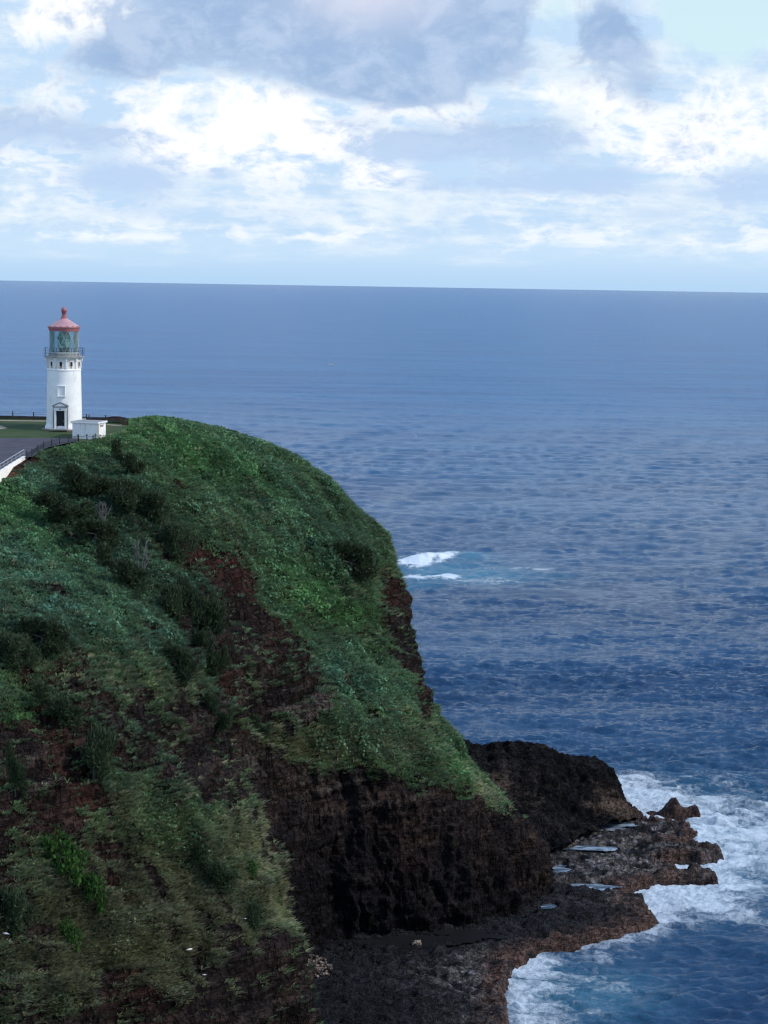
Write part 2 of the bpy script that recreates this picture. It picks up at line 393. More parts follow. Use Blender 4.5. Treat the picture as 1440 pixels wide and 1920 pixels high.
# ------------------------------------------------------------------ headland
COLS = [  # plateau/back points (L0, L1, I) are derived; R, F1 .. F8 as (u, v, distance)
 ('N', -300, [(-300, 930, 215), (-300, 1060, 198), (-300, 1200, 183), (-300, 1350, 170), (-300, 1500, 160), (-300, 1650, 152), (-300, 1800, 146), (-300, 1950, 141), (-300, 2400, 130)]),
 ('N', 0, [(0, 906, 228), (0, 1010, 212), (0, 1130, 196), (0, 1260, 181), (0, 1400, 171), (0, 1550, 164), (0, 1720, 157), (0, 1920, 151), (0, 2300, 143)]),
 ('N', 60, [(43, 888, 233), (120, 985, 220), (170, 1090, 206), (200, 1210, 193), (200, 1350, 182), (200, 1500, 174), (210, 1680, 167), (230, 1880, 160), (260, 2250, 150)]),
 ('N', 110, [(58, 868, 237), (150, 965, 225), (225, 1070, 213), (290, 1190, 202), (330, 1330, 193), (380, 1480, 186), (440, 1620, 181), (500, 1760, 177), (555, 1985, 171)]),
 ('N', 150, [(62, 857, 241), (165, 945, 230), (245, 1045, 219), (320, 1150, 212), (380, 1260, 206), (420, 1370, 202), (460, 1490, 199), (500, 1640, 197), (545, 1815, 195)]),
 ('N', 190, [(140, 837, 248), (240, 900, 240), (330, 1000, 232), (420, 1100, 225), (470, 1200, 219), (500, 1300, 214), (530, 1420, 210), (566, 1600, 208), (588, 1780, 206)]),
 ('N', 235, [(222, 814, 255), (330, 860, 252), (430, 950, 246), (520, 1060, 239), (570, 1170, 231), (610, 1280, 224), (640, 1400, 216), (676, 1580, 213), (700, 1766, 211)]),
 ('M', 295, [(305, 792, 262), (420, 852, 260), (520, 930, 256), (600, 1040, 249), (650, 1150, 241), (700, 1280, 231), (740, 1390, 220), (788, 1570, 216), (830, 1755, 213)]),
 ('F', 0, [(430, 818, 268), (530, 880, 267), (610, 960, 263), (670, 1060, 257), (710, 1160, 250), (760, 1280, 240), (810, 1390, 227), (876, 1560, 220), (930, 1740, 216)]),
 ('F', 0, [(560, 863, 274), (630, 922, 274), (680, 1000, 270), (705, 1080, 265), (728, 1170, 258), (768, 1295, 247), (842, 1408, 234), (922, 1530, 227), (992, 1695, 222.5)]),
 ('F', 0, [(632, 926, 280), (682, 974, 279), (718, 1016, 276), (738, 1078, 272), (756, 1168, 266), (782, 1322, 256), (852, 1430, 242), (938, 1512, 233), (1040, 1650, 228)]),
 ('F', 0, [(635, 935, 292), (690, 990, 291), (712, 1050, 289), (732, 1120, 285), (752, 1200, 279), (775, 1332, 269), (826, 1426, 254), (930, 1520, 244), (1010, 1620, 238)]),
 ('F', 0, [(600, 960, 304), (650, 1030, 304), (670, 1100, 303), (690, 1170, 300), (715, 1250, 294), (750, 1350, 280), (800, 1430, 268), (870, 1530, 258), (930, 1620, 250)]),
]
G = []
for kind, ub, fr in COLS:
    pts = [at(*q_) for q_ in fr]; r0 = pts[0]
    if kind == 'N':
        L1 = at(ub, 700, 277); L1[2] = zplat(277) - .25
        I = r0 + (L1 - r0) * (4.0 / (277 - r0[1])); I[2] = zplat(I[1]) - .30
        L0 = L1 + np.array([0, 22, -57])
    elif kind == 'M':
        I = at(ub, 700, 268); I[2] = 53.0
        L1 = at(ub, 700, 280); L1[2] = 50.5
        L0 = L1 + np.array([0, 16, -54])
    else:
        I = r0 + np.array([-.6, 5, -.6]); L1 = r0 + np.array([-1.5, 14, -5.5]); L0 = r0 + np.array([-2, 26, 0]); L0[2] = -4
    G.append([L0, L1, I] + pts)
G = np.array(G)
KL = [18, 44, 18] + [50] * 8
KC = [30, 44, 44, 54, 58, 58, 58, 58, 58, 54, 40, 24]
def straight(G_, ks):
    out = []
    for i in range(len(ks)):
        for t in np.arange(ks[i]) / ks[i]: out.append(G_[:, i] * (1 - t) + G_[:, i + 1] * t)
    return np.moveaxis(np.array(out), 0, 1)
Dl = catmull(G, 1, KL); n3 = sum(KL[:3])
Dl[:7, :n3] = straight(G[:7, :4], KL[:3])
Dl[7, :n3] = .5 * Dl[7, :n3] + .5 * straight(G[7:8, :4], KL[:3])[0]
D = catmull(Dl, 0, KC)
nr, nc = D.shape[:2]
lev = np.concatenate([np.arange(k) / k + i for i, k in enumerate(KL)] + [[len(KL)]])     # 0 L0, 1 L1, 2 I, 3 R, 4 F1 .. 11 F8
LEV = np.broadcast_to(lev, (nr, nc)).ravel()
Nn = gridnormals(D)
if Nn[nr // 2, nc // 2] @ (CP - D[nr // 2, nc // 2]) < 0: Nn = -Nn
P0 = D.reshape(-1, 3); N0 = Nn.reshape(-1, 3)
U, V, _w = proj(P0)
steep = 1 - np.clip(N0[:, 2], 0, 1)
front = sstep(LEV, 2.6, 3.4)
# how much of the ground is planted, as the photograph has it
vegbl = [
 (60, 1020, 300, 170, 35, 1.2), (430, 900, 330, 130, 35, 1.3), (600, 1000, 130, 150, 55, .7), (230, 1110, 130, 90, 50, .5), (590, 1120, 90, 75, 45, .8), (480, 1020, 120, 60, 40, .4),
 (690, 1290, 150, 85, 30, 1.05), (640, 1395, 170, 40, 4, .75), (840, 1420, 90, 42, 42, .9), (330, 1560, 150, 75, 35, .9), (690, 1130, 50, 90, 60, .35), (755, 1190, 26, 60, 75, .3), (700, 1060, 45, 70, 65, .4), (760, 1340, 70, 40, 45, .5),
 (25, 1290, 60, 40, 40, .55), (60, 1640, 130, 200, 0, .38), (200, 1780, 260, 160, 0, .40), (400, 1660, 110, 110, 60, .25), (300, 1300, 220, 120, 30, .22), (440, 1110, 60, 30, 40, -.3), (620, 1230, 60, 40, 0, .25),
 (300, 900, 50, 14, 35, -.95), (340, 940, 50, 13, 45, -.6), (545, 1105, 55, 26, 20, -.6), (400, 1060, 90, 26, 25, -.65), (330, 1045, 60, 25, 30, -.5), (450, 985, 40, 13, 35, -.35),
 (255, 1040, 40, 40, 40, -.5), (300, 1080, 40, 26, 30, -.4), (55, 865, 26, 14, -10, -1.1), (20, 895, 30, 9, -20, -1.0), (95, 845, 26, 8, 0, -.35),
 (520, 1200, 90, 45, 20, -.55), (540, 1320, 110, 40, 0, -.75), (690, 1195, 80, 20, 22, -.60), (500, 1165, 90, 40, 10, -.45), (560, 1290, 70, 70, 0, -.45), (380, 1330, 60, 90, 0, -.35), (440, 1420, 60, 40, 0, -.4), (725, 1120, 26, 60, 70, -.4), (800, 1440, 60, 12, 10, -.3), (620, 1420, 120, 16, 4, -.3), (745, 1130, 22, 60, 75, -.3), (640, 1030, 40, 14, 40, -.25),
 (734, 1095, 26, 90, -15, -.8), (758, 1230, 28, 90, -12, -.85), (784, 1310, 20, 40, -15, -.8), (745, 1150, 34, 26, 0, -.5), (778, 1275, 24, 60, -15, -.9), (752, 1190, 24, 50, -10, -.5), (792, 1335, 26, 22, 0, -.7), (690, 1075, 22, 60, -30, -.35), (170, 822, 36, 6, 0, -.9), (720, 1170, 26, 30, 0, -.3), (735, 1250, 24, 30, 0, -.45),
 (470, 1110, 190, 110, 35, -.40), (380, 1190, 60, 60, 40, -.3), (300, 1350, 240, 110, 25, -.30), (100, 1250, 120, 40, 30, -.3), (460, 1240, 60, 60, 0, -.4), (600, 1180, 50, 26, 10, -.4), (650, 1210, 40, 26, 0, -.3), (180, 1760, 330, 220, 0, -.42), (410, 1830, 90, 90, 0, -.3), (120, 1400, 260, 90, 20, -.28), (300, 1420, 120, 60, 30, -.25), (560, 1390, 40, 16, 0, -.25),
 (130, 1460, 38, 130, -25, -.7), (60, 1480, 70, 110, 0, -.45), (35, 1270, 26, 16, 0, -.6), (430, 1480, 60, 80, 40, -.2), (480, 1640, 26, 60, 70, -.2),
]
veg = np.clip(.34 + blob(U, V, vegbl), -.6, .98) + .42 * fbm(P0, (4.0, 4.0, 3.0), 4, 3) + .40 * fbm(P0, 1.7, 3, 8)
DH = np.array([.52, -.62, -.58]); DH /= np.linalg.norm(DH)          # the way the slopes run down to the right
E1 = np.cross(DH, [0, 0, 1.0]); E1 /= np.linalg.norm(E1); E2 = np.cross(DH, E1)
def streak(Q_, a, b, oct=3, seed=0): return fbm(np.stack([Q_ @ DH / a, Q_ @ E1 / b, Q_ @ E2 / b], 1), 1.0, oct, seed)
STK = streak(P0, 9.0, 1.8, 4, 15)
veg = veg - .75 * sstep(fbm(P0, (3.6, 3.6, 2.4), 4, 13), .16, .46) * sstep(V, 930, 1120) - .42 * sstep(STK, .12, .45) * sstep(V, 860, 960)
# the bare sea cliff of the far face, below the lowest green slope, and the foot of the near one
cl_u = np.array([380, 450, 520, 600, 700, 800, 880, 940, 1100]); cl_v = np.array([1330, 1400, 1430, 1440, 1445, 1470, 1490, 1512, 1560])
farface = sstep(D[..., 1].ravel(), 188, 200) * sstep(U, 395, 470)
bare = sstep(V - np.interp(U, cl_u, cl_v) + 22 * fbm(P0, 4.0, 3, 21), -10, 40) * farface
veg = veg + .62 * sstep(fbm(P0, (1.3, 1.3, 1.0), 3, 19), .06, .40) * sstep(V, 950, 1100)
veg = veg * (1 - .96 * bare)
foot = sstep(V + U * .35 + 60 * fbm(P0, 6.0, 3, 5), 1880, 2090) * (1 - farface)
veg = veg * (1 - .85 * foot)
CI = np.repeat(np.arange(nr)[:, None], nc, 1).ravel()
back_green = (LEV < 2.4) & (LEV > .8) & (CI > sum(KC[:6]) + 8)
veg = np.where(LEV < 2.2, np.where(back_green, .9, .1), veg)
veg = veg * (1 - .5 * sstep(steep, .62, .85)) * (1 - .0 * steep)
VEG = np.clip(veg, 0, 1.3)
rock = sstep(1 - VEG, .35, .75) * sstep(LEV, 2.8, 3.6)
# relief
wx = fbm(P0, (6, 6, 9), 2, 36) * .8
PF = np.stack([P0[:, 0] + wx, P0[:, 1] + wx, P0[:, 2]], 1)
flute = .85 * np.tanh(3.0 * ridged(PF, (4.2, 4.2, 60), 1, 31)) + .55 * np.tanh(2.5 * ridged(PF, (1.7, 1.7, 34), 2, 33))
strata = fbm(np.stack([P0[:, 0] * .12, P0[:, 1] * .12, P0[:, 2] * 1.15 + .8 * fbm(P0, 7, 2, 44)], 1), 1.0, 3, 41)
strata = np.tanh(strata * 3.0)
crag = fbm(P0, 1.7, 5, 51, .6)
big = fbm(P0, 11, 3, 61)
ter = fbm(np.stack([P0[:, 0] * .10, P0[:, 1] * .10, P0[:, 2] * .42 + .5 * fbm(P0, 9, 2, 45)], 1), 1.0, 2, 47)
disp = front * (1.5 * big * sstep(LEV, 3.3, 4.5) * (1 - .4 * rock) + .55 * fbm(P0, 3.2, 3, 71) * (1 - rock) + .7 * np.tanh(2.5 * ter) * sstep(LEV, 4.2, 5.5) * (1 - .8 * bare)
    + rock * (flute * np.maximum(sstep(steep, .3, .7), bare) + (.45 - .25 * bare) * strata + (.75 - .45 * bare) * crag + .42 * fbm(P0, (.6, .6, 1.0), 3, 57, .7)))
edge_keep = 1 - .55 * sstep(np.repeat(np.arange(nr)[:, None], nc, 1).ravel(), sum(KC[:9]), sum(KC[:10]))
disp = disp * np.where(LEV > 9, 1.0, edge_keep) * (1 - sstep(LEV, 10.8, 11) * .7)
gullies = ridged(np.stack([P0[:, 0] * .8 + P0[:, 1] * .45, P0[:, 1] * .2, P0[:, 2] * .15], 1), 4.5, 3, 91)
disp = disp + front * (1 - rock) * .65 * gullies * sstep(LEV, 3.3, 4.2)
ravine = ridged(np.stack([P0 @ DH / 34.0, P0 @ E1 / 6.5, P0 @ E2 / 6.5], 1), 1.0, 2, 95)
disp = disp + front * (1 - bare) * 1.15 * ravine * sstep(LEV, 3.2, 4.6) * np.where(CI < sum(KC[:9]), 1, .5)
disp = disp + front * np.maximum(bare, rock * .6) * (.75 * fbm(P0, 2.4, 5, 203, .62) + .38 * ridged(P0, (.9, .9, 1.6), 2, 215))
P = P0 + N0 * disp[:, None]
# colour of the bare ground
def lerp(a, b, t): return a + (b - a) * t[:, None]
tone = fbm(P0, 3.0, 4, 101); tone2 = fbm(P0, (5, 5, 1.0), 4, 111)
c = np.tile(np.array([.030, .0235, .0235]), (len(P), 1))
c = lerp(c, np.array([.066, .046, .038]), sstep(tone2, -.1, .5))
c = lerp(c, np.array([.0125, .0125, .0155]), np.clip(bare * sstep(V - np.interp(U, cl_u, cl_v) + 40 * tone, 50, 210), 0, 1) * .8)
pale = blob(U, V, [(540, 1325, 110, 36, 0, 1.0), (520, 1440, 110, 34, 0, .55), (720, 1440, 130, 30, 4, .4), (60, 1455, 60, 45, 0, .8), (920, 1470, 28, 40, 40, .9), (370, 1300, 60, 90, 60, .5), (660, 1480, 260, 45, 0, .35)])
c = lerp(c, np.array([.120, .100, .090]), np.clip(1.3 * pale * sstep(strata + .6 * crag, 0, .6), 0, 1))
red = blob(U, V, [(300, 905, 75, 24, 38, 1.3), (360, 960, 90, 22, 40, .9), (400, 1060, 120, 40, 25, .9), (545, 1100, 80, 36, 20, .8), (330, 1045, 80, 35, 25, .9), (60, 868, 50, 26, 0, 1.4), (20, 895, 40, 14, 0, 1.4), (450, 980, 80, 24, 35, .6),
                  (140, 1470, 45, 140, -22, 1.2), (60, 1560, 60, 60, 0, .6), (40, 1265, 50, 30, 0, 1.3), (90, 1300, 60, 22, 45, .8), (220, 1690, 60, 60, 0, .6), (250, 1850, 70, 70, 0, .7), (750, 1120, 36, 70, 75, .8), (770, 1290, 28, 80, 75, .6), (400, 1290, 26, 50, 0, .9), (690, 1100, 60, 40, 50, .5),
                  (760, 1590, 36, 60, 0, .35), (560, 1200, 90, 60, 0, .4)])
c = lerp(c, np.array([.066, .031, .024]), np.clip(red * (.75 + .6 * tone), 0, .95))
tan = blob(U, V, [(20, 893, 34, 10, -10, 1.0)])
c = lerp(c, np.array([.26, .15, .10]), np.clip(tan, 0, .9))
green_under = sstep(VEG, .45, .8)
c = c * .62
c = lerp(c, np.array([.034, .046, .024]), green_under * .9)
FACE = gridfaces(nr, nc)
LAND_P, LAND_N, LAND_U, LAND_V = P, N0, *proj(P)[:2]
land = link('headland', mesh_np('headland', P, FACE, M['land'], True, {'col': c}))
tag(land, 'green and rust-brown sea headland with a black cliff foot', 'headland', kind='structure')
LDEP = proj(P)[2]
fv = LEV > 2.3
_hu, _hv, _hd, _hi = LAND_U[fv], LAND_V[fv], LDEP[fv], np.nonzero(fv)[0]
def hit(u, v, r=5.0):
    for k in range(6):
        s_ = (np.abs(_hu - u) < r) & (np.abs(_hv - v) < r)
        if s_.any():
            j = _hi[s_][np.argmin(_hd[s_])]; return LAND_P[j].copy(), LAND_N[j].copy()
        r *= 1.8
    return at(u, v, 230), np.array([0, 0, 1.0])

# ------------------------------------------------------------------ low rock promontory beyond the headland
KP = [
 [(780, 1380, 282, -3), (800, 1368, 272, None), (815, 1420, 262, None), (835, 1480, 254, None), (860, 1560, 246, None)],
 [(820, 1400, 284, -3), (838, 1388, 272, None), (860, 1432, 261, None), (885, 1490, 252, None), (920, 1575, 243, None)],
 [(870, 1400, 286, -3), (878, 1404, 270, None), (905, 1448, 258, None), (945, 1510, 249, None), (985, 1600, 241, None)],
 [(950, 1400, 286, -3), (945, 1404, 270, None), (960, 1446, 259, None), (985, 1510, 251, None), (1025, 1600, 243, None)],
 [(1000, 1400, 286, -3), (1004, 1401, 270, None), (1010, 1442, 260, None), (1025, 1510, 253, None), (1060, 1595, 245, None)],
 [(1040, 1420, 286, -3), (1030, 1418, 270, None), (1040, 1452, 261, None), (1055, 1515, 255, None), (1080, 1580, 248, None)],
 [(1110, 1440, 285, -3), (1112, 1438, 270, None), (1112, 1466, 263, None), (1110, 1515, 258, None), (1112, 1560, 252, None)],
 [(1150, 1460, 283, -3), (1140, 1456, 270, None), (1144, 1478, 265, None), (1148, 1510, 261, None), (1158, 1545, 256, None)],
 [(1170, 1505, 279, -3), (1158, 1490, 270, None), (1162, 1503, 267, None), (1168, 1520, 264, None), (1178, 1542, 260, None)],
 [(1180, 1525, 276, -3), (1174, 1522, 271, None), (1180, 1530, 268, None), (1186, 1538, 265, None), (1192, 1548, 262, None)],
]
def kp(u, v, Y, z):
    p_ = at(u, v, Y)
    if z is not None: p_[2] = z
    return p_
GP = np.array([[kp(*q_) for q_ in cc] for cc in KP])
DP = catmull(catmull(GP, 1, [24, 40, 52, 52]), 0, [24, 30, 36, 26, 22, 36, 26, 22, 16])
Np = gridnormals(DP)
if Np[DP.shape[0] // 2, 100] @ (CP - DP[DP.shape[0] // 2, 100]) < 0: Np = -Np
pp = DP.reshape(-1, 3); pn = Np.reshape(-1, 3)
pdisp = .95 * fbm(pp, 2.4, 5, 201, .62) + .75 * np.tanh(2 * ridged(pp, (2.4, 2.4, 14), 2, 211)) + .35 * ridged(pp, .9, 2, 215) + .22 * np.tanh(3 * fbm(np.stack([pp[:, 0] * .15, pp[:, 1] * .15, pp[:, 2] * 1.3], 1), 1.0, 2, 221))
pp2 = pp + pn * pdisp[:, None]
pu, pv, _ = proj(pp2)
t1 = fbm(pp, 2.5, 4, 231)
c = np.tile(np.array([.0085, .0085, .0105]), (len(pp), 1))
c = lerp(c, np.array([.018, .016, .017]), sstep(t1, 0, .5))
lowr = blob(pu, pv, [(1140, 1505, 60, 22, 20, 1.0), (1020, 1495, 60, 16, 10, .45), (925, 1468, 30, 40, 30, .6), (1175, 1520, 30, 15, 20, 1.0)])
c = lerp(c, np.array([.105, .078, .062]), np.clip(lowr * sstep(t1, -.4, .4), 0, .9))
prom = link('rock_promontory', mesh_np('rock_promontory', pp2, gridfaces(*DP.shape[:2]), M['land'], True, {'col': c}))
tag(prom, 'low black lava promontory running out behind the green headland', 'promontory', kind='structure')

# ------------------------------------------------------------------ wave-cut rock shelf with tide pools
SHORE = [(860, 2120), (930, 1985), (962, 1915), (946, 1862), (972, 1806), (1012, 1792), (1060, 1786), (1110, 1771), (1165, 1757), (1226, 1741), (1232, 1724), (1207, 1708), (1212, 1692), (1176, 1674), (1215, 1662), (1268, 1652),
         (1342, 1652), (1338, 1641), (1300, 1632), (1262, 1622), (1348, 1620), (1354, 1600), (1300, 1588), (1236, 1582), (1312, 1574), (1304, 1554), (1228, 1537), (1204, 1526), (1176, 1516), (1130, 1505)]
INNER = [(1000, 1510), (820, 1560), (560, 1640), (440, 1760), (420, 1990), (520, 2140)]
shore3 = np.array([onz(u_, v_, .4) for u_, v_ in SHORE])[:, :2]
poly = np.vstack([shore3, np.array([onz(u_, v_, .4) for u_, v_ in INNER])[:, :2]])
def segdist(Q, pts, closed):
    best = np.full(len(Q), 1e9); n = len(pts)
    for i in range(n if closed else n - 1):
        a, b = pts[i], pts[(i + 1) % n]; ab = b - a
        t = np.clip(((Q - a) @ ab) / (ab @ ab), 0, 1)
        best = np.minimum(best, np.linalg.norm(Q - a - t[:, None] * ab, axis=1))
    return best
def inside(Q, pts):
    r = np.zeros(len(Q), bool); n = len(pts)
    for i in range(n):
        a, b = pts[i], pts[(i + 1) % n]
        c_ = (a[1] > Q[:, 1]) != (b[1] > Q[:, 1])
        with np.errstate(divide='ignore', invalid='ignore'):
            x = (b[0] - a[0]) * (Q[:, 1] - a[1]) / (b[1] - a[1]) + a[0]
        r ^= c_ & (Q[:, 0] < x)
    return r
gs = .17
xs = np.arange(poly[:, 0].min() - 2, poly[:, 0].max() + 5, gs); ys = np.arange(poly[:, 1].min() - 2, poly[:, 1].max() + 4, gs)
X, Y = np.meshgrid(xs, ys); Q = np.stack([X.ravel(), Y.ravel()], 1)
Q3 = np.stack([Q[:, 0], Q[:, 1], np.zeros(len(Q))], 1)
wob = np.stack([fbm(Q3, 3.0, 4, 301), fbm(Q3, 3.0, 4, 311)], 1) * 1.0 + np.stack([fbm(Q3, 1.0, 2, 303), fbm(Q3, 1.0, 2, 313)], 1) * .45
Qw = Q + wob
sdist = segdist(Qw, shore3, False) * np.where(inside(Qw, poly), 1, -1)
q_in = segdist(Qw, shore3, False)
sdist = np.where(inside(Qw, poly), q_in, -segdist(Qw, poly, True))
uu, vv, _ = proj(np.stack([Q[:, 0], Q[:, 1], np.full(len(Q), 1.0)], 1))
slab = fbm(np.stack([Q[:, 0] * .35 + Q[:, 1] * .1, Q[:, 1] * 1.0, Q[:, 0] * 0], 1), 2.4, 4, 321)
rug = fbm(Q3, 1.1, 4, 331, .6)
fing = blob(uu, vv, [(1200, 1610, 190, 75, 0, 1.0)])
H = -2.2 + 3.3 * sstep(sdist, -1.2, .9) + .5 * sstep(sdist, 2, 14) + (.50 * rug + .40 * slab + .45 * ridged(Q3, (1.8, .7, 1), 3, 337) + .40 * fbm(Q3, (.8, .4, 1), 3, 338, .6)) * sstep(sdist, -1, .6) + fing * (.55 * np.tanh(slab * 4) - .25)
H -= 1.3 * fing * sstep(ridged(Q3 * np.array([1, 1, 1]) + wob[:, :1] * np.array([[1, 1, 0]]), (9, 3.2, 1), 2, 345), .50, .85) * sstep(sdist, 9, 2)
H += .45 * fbm(Q3, 7, 3, 341) * sstep(sdist, .5, 4) + .8 * blob(uu, vv, [(1110, 1690, 80, 10, 3, 1.0), (1000, 1735, 190, 10, -6, .55)])
POOLS = [(1140, 1555, 46, 8, 'pale sky-lit tide pool under the tip of the black promontory'), (1100, 1668, 56, 9, 'long pale tide pool behind the dark rock ridge'), (1050, 1634, 18, 6, 'small pale tide pool at the cliff foot beside the shelf'),
         (1118, 1600, 56, 4.5, 'narrow streaky tide pool in the middle of the shelf'), (1029, 1711, 13, 5, 'tiny bright tide pool low on the black rock'), (800, 1772, 150, 13, 'dark still pool along the foot of the black cliff')]
pool_info = []
for (a, b, ru, rv, lab) in POOLS:
    k = ((uu - a) / ru) ** 2 + ((vv - b - .06 * (a - uu) * (ru > 100)) / rv) ** 2
    near = k < 3
    lvl = float(np.median(H[near & (k < 1)])) - .12
    mask = sstep(k + 1.5 * fbm(Q3, (2.6, .8, 1), 4, 401), 1.3, .95)
    H = np.where(mask > 0, H * (1 - mask) + (lvl - .25) * mask, H)
    pool_info.append((mask > .25, lvl, lab))
V3 = np.stack([Q[:, 0], Q[:, 1], H], 1)
# keep the sheet only where there is rock
keep = sdist > -3.0
idx = -np.ones(len(Q), int); idx[keep] = np.arange(keep.sum())
F = gridfaces(len(ys), len(xs)); F = idx[F[np.all(keep[F], axis=1)]]
t1 = fbm(V3, 2.0, 4, 411); t2 = fbm(V3, .7, 3, 421)
c = np.tile(np.array([.010, .010, .013]), (len(Q), 1))
lite = blob(uu, vv, [(1150, 1630, 120, 60, 0, .9), (1250, 1600, 130, 60, 0, 1.0), (1200, 1550, 70, 30, 0, .7), (1040, 1790, 190, 22, -8, .8), (930, 1880, 80, 70, 0, .9), (880, 1830, 90, 25, -10, .55)])
c = lerp(c, np.array([.125, .113, .108]), np.clip(lite * sstep(t1 + .5 * t2, -.35, .45), 0, 1))
c = lerp(c, np.array([.20, .21, .235]), np.clip(lite * sstep(t2, .1, .6) * .6, 0, 1))
rim = sstep(sdist, 4.2, .8) * sstep(sdist, -2.2, -.2)
c = lerp(c, np.array([.082, .050, .041]), np.clip(rim * (sstep(uu + .6 * (vv - 1700), 1290, 1200) * .95 + .45) * sstep(t1, -.6, .3), 0, 1))
c = lerp(c, np.array([.012, .011, .012]), np.clip(sstep(sdist, -.2, -1.6), 0, 1) * .6)
shelf = link('rock_shelf', mesh_np('rock_shelf', V3[keep], F, M['shelf'], True, {'col': c[keep]}))
tag(shelf, 'flat wave-cut lava shelf with a red-brown seaward rim', 'rock shelf', kind='structure')
mt, q, p, o = newmat('still_pool_water'); q.put(p.inputs['Base Color'], (.015, .03, .04, 1)); q.put(p.inputs['Roughness'], .12); q.put(p.inputs['IOR'], 1.33)
tcx = q.node('ShaderNodeTexCoord'); bump(q, p, q.noise(tcx.outputs['Object'], 3, 3, .5), .25, .05); M['pool'] = mt
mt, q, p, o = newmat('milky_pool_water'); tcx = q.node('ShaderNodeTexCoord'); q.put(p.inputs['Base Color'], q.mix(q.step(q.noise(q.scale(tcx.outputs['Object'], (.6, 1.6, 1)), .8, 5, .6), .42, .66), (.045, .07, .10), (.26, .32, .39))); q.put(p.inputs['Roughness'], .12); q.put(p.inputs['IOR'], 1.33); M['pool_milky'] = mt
mt, q, p, o = newmat('dark_pool_water'); q.put(p.inputs['Base Color'], (.010, .010, .011, 1)); q.put(p.inputs['Roughness'], .35); q.put(p.inputs['Specular IOR Level'], .2); M['pool'] = mt
FQ = gridfaces(len(ys), len(xs))
for msk, lvl, lab in pool_info:
    f_ = FQ[np.all((msk & keep)[FQ], axis=1)]
    if not len(f_): continue
    us_, inv = np.unique(f_, return_inverse=True)
    pv_ = np.stack([Q[us_, 0], Q[us_, 1], np.full(len(us_), lvl)], 1)
    tag(link('tide_pool', mesh_np('tide_pool', pv_, inv.reshape(-1, 4), M['pool' if 'dark' in lab[:5] else 'pool_milky'], True)), lab, 'tide pool', 'tide pools on the rock shelf', 'structure')

# ------------------------------------------------------------------ sea
rows = []
yv = 95.0
while yv < 3500:
    rows.append(yv); yv += max(.20, .62 * yv * yv / (CAM_H * 1989) * (1 if yv < 900 else 1.2))
while yv < 600000:
    rows.append(yv); yv *= 1.04
rows = np.array(rows)
ang = np.concatenate([np.linspace(-75, -14, 30)[:-1], np.linspace(-14, 14, 900), np.linspace(14, 75, 30)[1:]])
ta = np.tan(np.radians(ang))
SX = rows[:, None] * ta[None, :]; SY = np.repeat(rows[:, None], len(ang), 1)
dy = np.gradient(rows)[:, None]; da = np.gradient(ta)[None, :] * rows[:, None]
Z = np.zeros_like(SX); SXf, SYf = SX.copy(), SY.copy()
wr = np.random.default_rng(3)
s0_ = np.stack([SX.ravel() * .55, SY.ravel(), np.zeros(SX.size)], 1)
ENV = np.clip(1 + 1.1 * fbm(s0_, 26, 3, 551) + .8 * fbm(s0_, 7, 2, 557), .25, 2.2).reshape(SX.shape)
for lam, n_, st in ((60, 4, .002), (26, 5, .0025), (13, 10, .011), (7.5, 14, .014), (4.6, 16, .016), (2.9, 20, .038), (1.9, 20, .052), (1.3, 16, .052)):
    for k in range(n_):
        l = lam * wr.uniform(.75, 1.3); th = R(wr.normal(5, 19 if lam < 5 else 38)) ; kx, ky = math.sin(th) * 2 * math.pi / l, math.cos(th) * 2 * math.pi / l
        amp = st * l / math.sqrt(n_); ph = wr.uniform(0, 6.28)
        amp = amp * ((1 + .5 * sstep(rows[:, None], 500, 1200)) if lam >= 13 else 1.0)
        fade = sstep(l / np.maximum(dy * abs(math.cos(th)) + 1e-3, da * abs(math.sin(th)) + 1e-3), 1.7, 4)
        arg = kx * SXf + ky * SYf + ph + 1.1 * np.sin(SXf * .21 / l ** .5 + ph * 2)
        s_ = np.sin(arg); Z += amp * (ENV if lam < 9 else 1.0) * fade * (s_ + .35 * s_ * s_ - .17)
SP = np.stack([SX.ravel(), SY.ravel(), Z.ravel()], 1)
su, sv, _ = proj(np.stack([SP[:, 0], SP[:, 1], np.zeros(len(SP))], 1))
near = (SP[:, 1] < 330) & (np.abs(SP[:, 0]) < 120)
dsh = np.full(len(SP), 999.0); dsh[near] = segdist(SP[near, :2], shore3, False)
prom_line = np.array([onz(u_, v_, 0)[:2] for u_, v_ in ((1176, 1516), (1165, 1500), (1140, 1470))])
dsh[near] = np.minimum(dsh[near], segdist(SP[near, :2], prom_line, False))
S3 = np.stack([SP[:, 0], SP[:, 1], np.zeros(len(SP))], 1)
fb = blob(su, sv, [(1310, 1560, 190, 100, 8, .52), (1250, 1685, 90, 45, 0, .72), (1420, 1620, 130, 100, 0, .42), (1330, 1690, 120, 40, 10, .3), (1200, 1485, 80, 30, 15, .66), (1300, 1500, 120, 24, 8, .35), (1395, 1560, 80, 30, 15, .3), (1005, 1855, 50, 80, -15, .66), (1110, 1840, 120, 34, 15, .34), (1060, 1910, 90, 40, 0, .32), (1250, 1745, 60, 14, -5, .3),
                  (1400, 1720, 90, 14, 15, .30), (1160, 1795, 90, 14, -10, .22)])
foam = fb * .92 + .42 * sstep(dsh, 4.0, .3)
brk = np.zeros(len(SP)); lift = np.zeros(len(SP))
bb = [(800, 1049, 52, 12, -5, 1.9), (770, 1057, 30, 7, 0, .7), (830, 1042, 40, 7, -4, .9), (795, 1083, 56, 6.5, -2, 1.8), (838, 1081, 14, 6, 0, 1.0)]
far = (SP[:, 1] > 400) & (SP[:, 1] < 620) & (np.abs(SP[:, 0]) < 120)
brk[far] = blob(su[far], sv[far], bb)
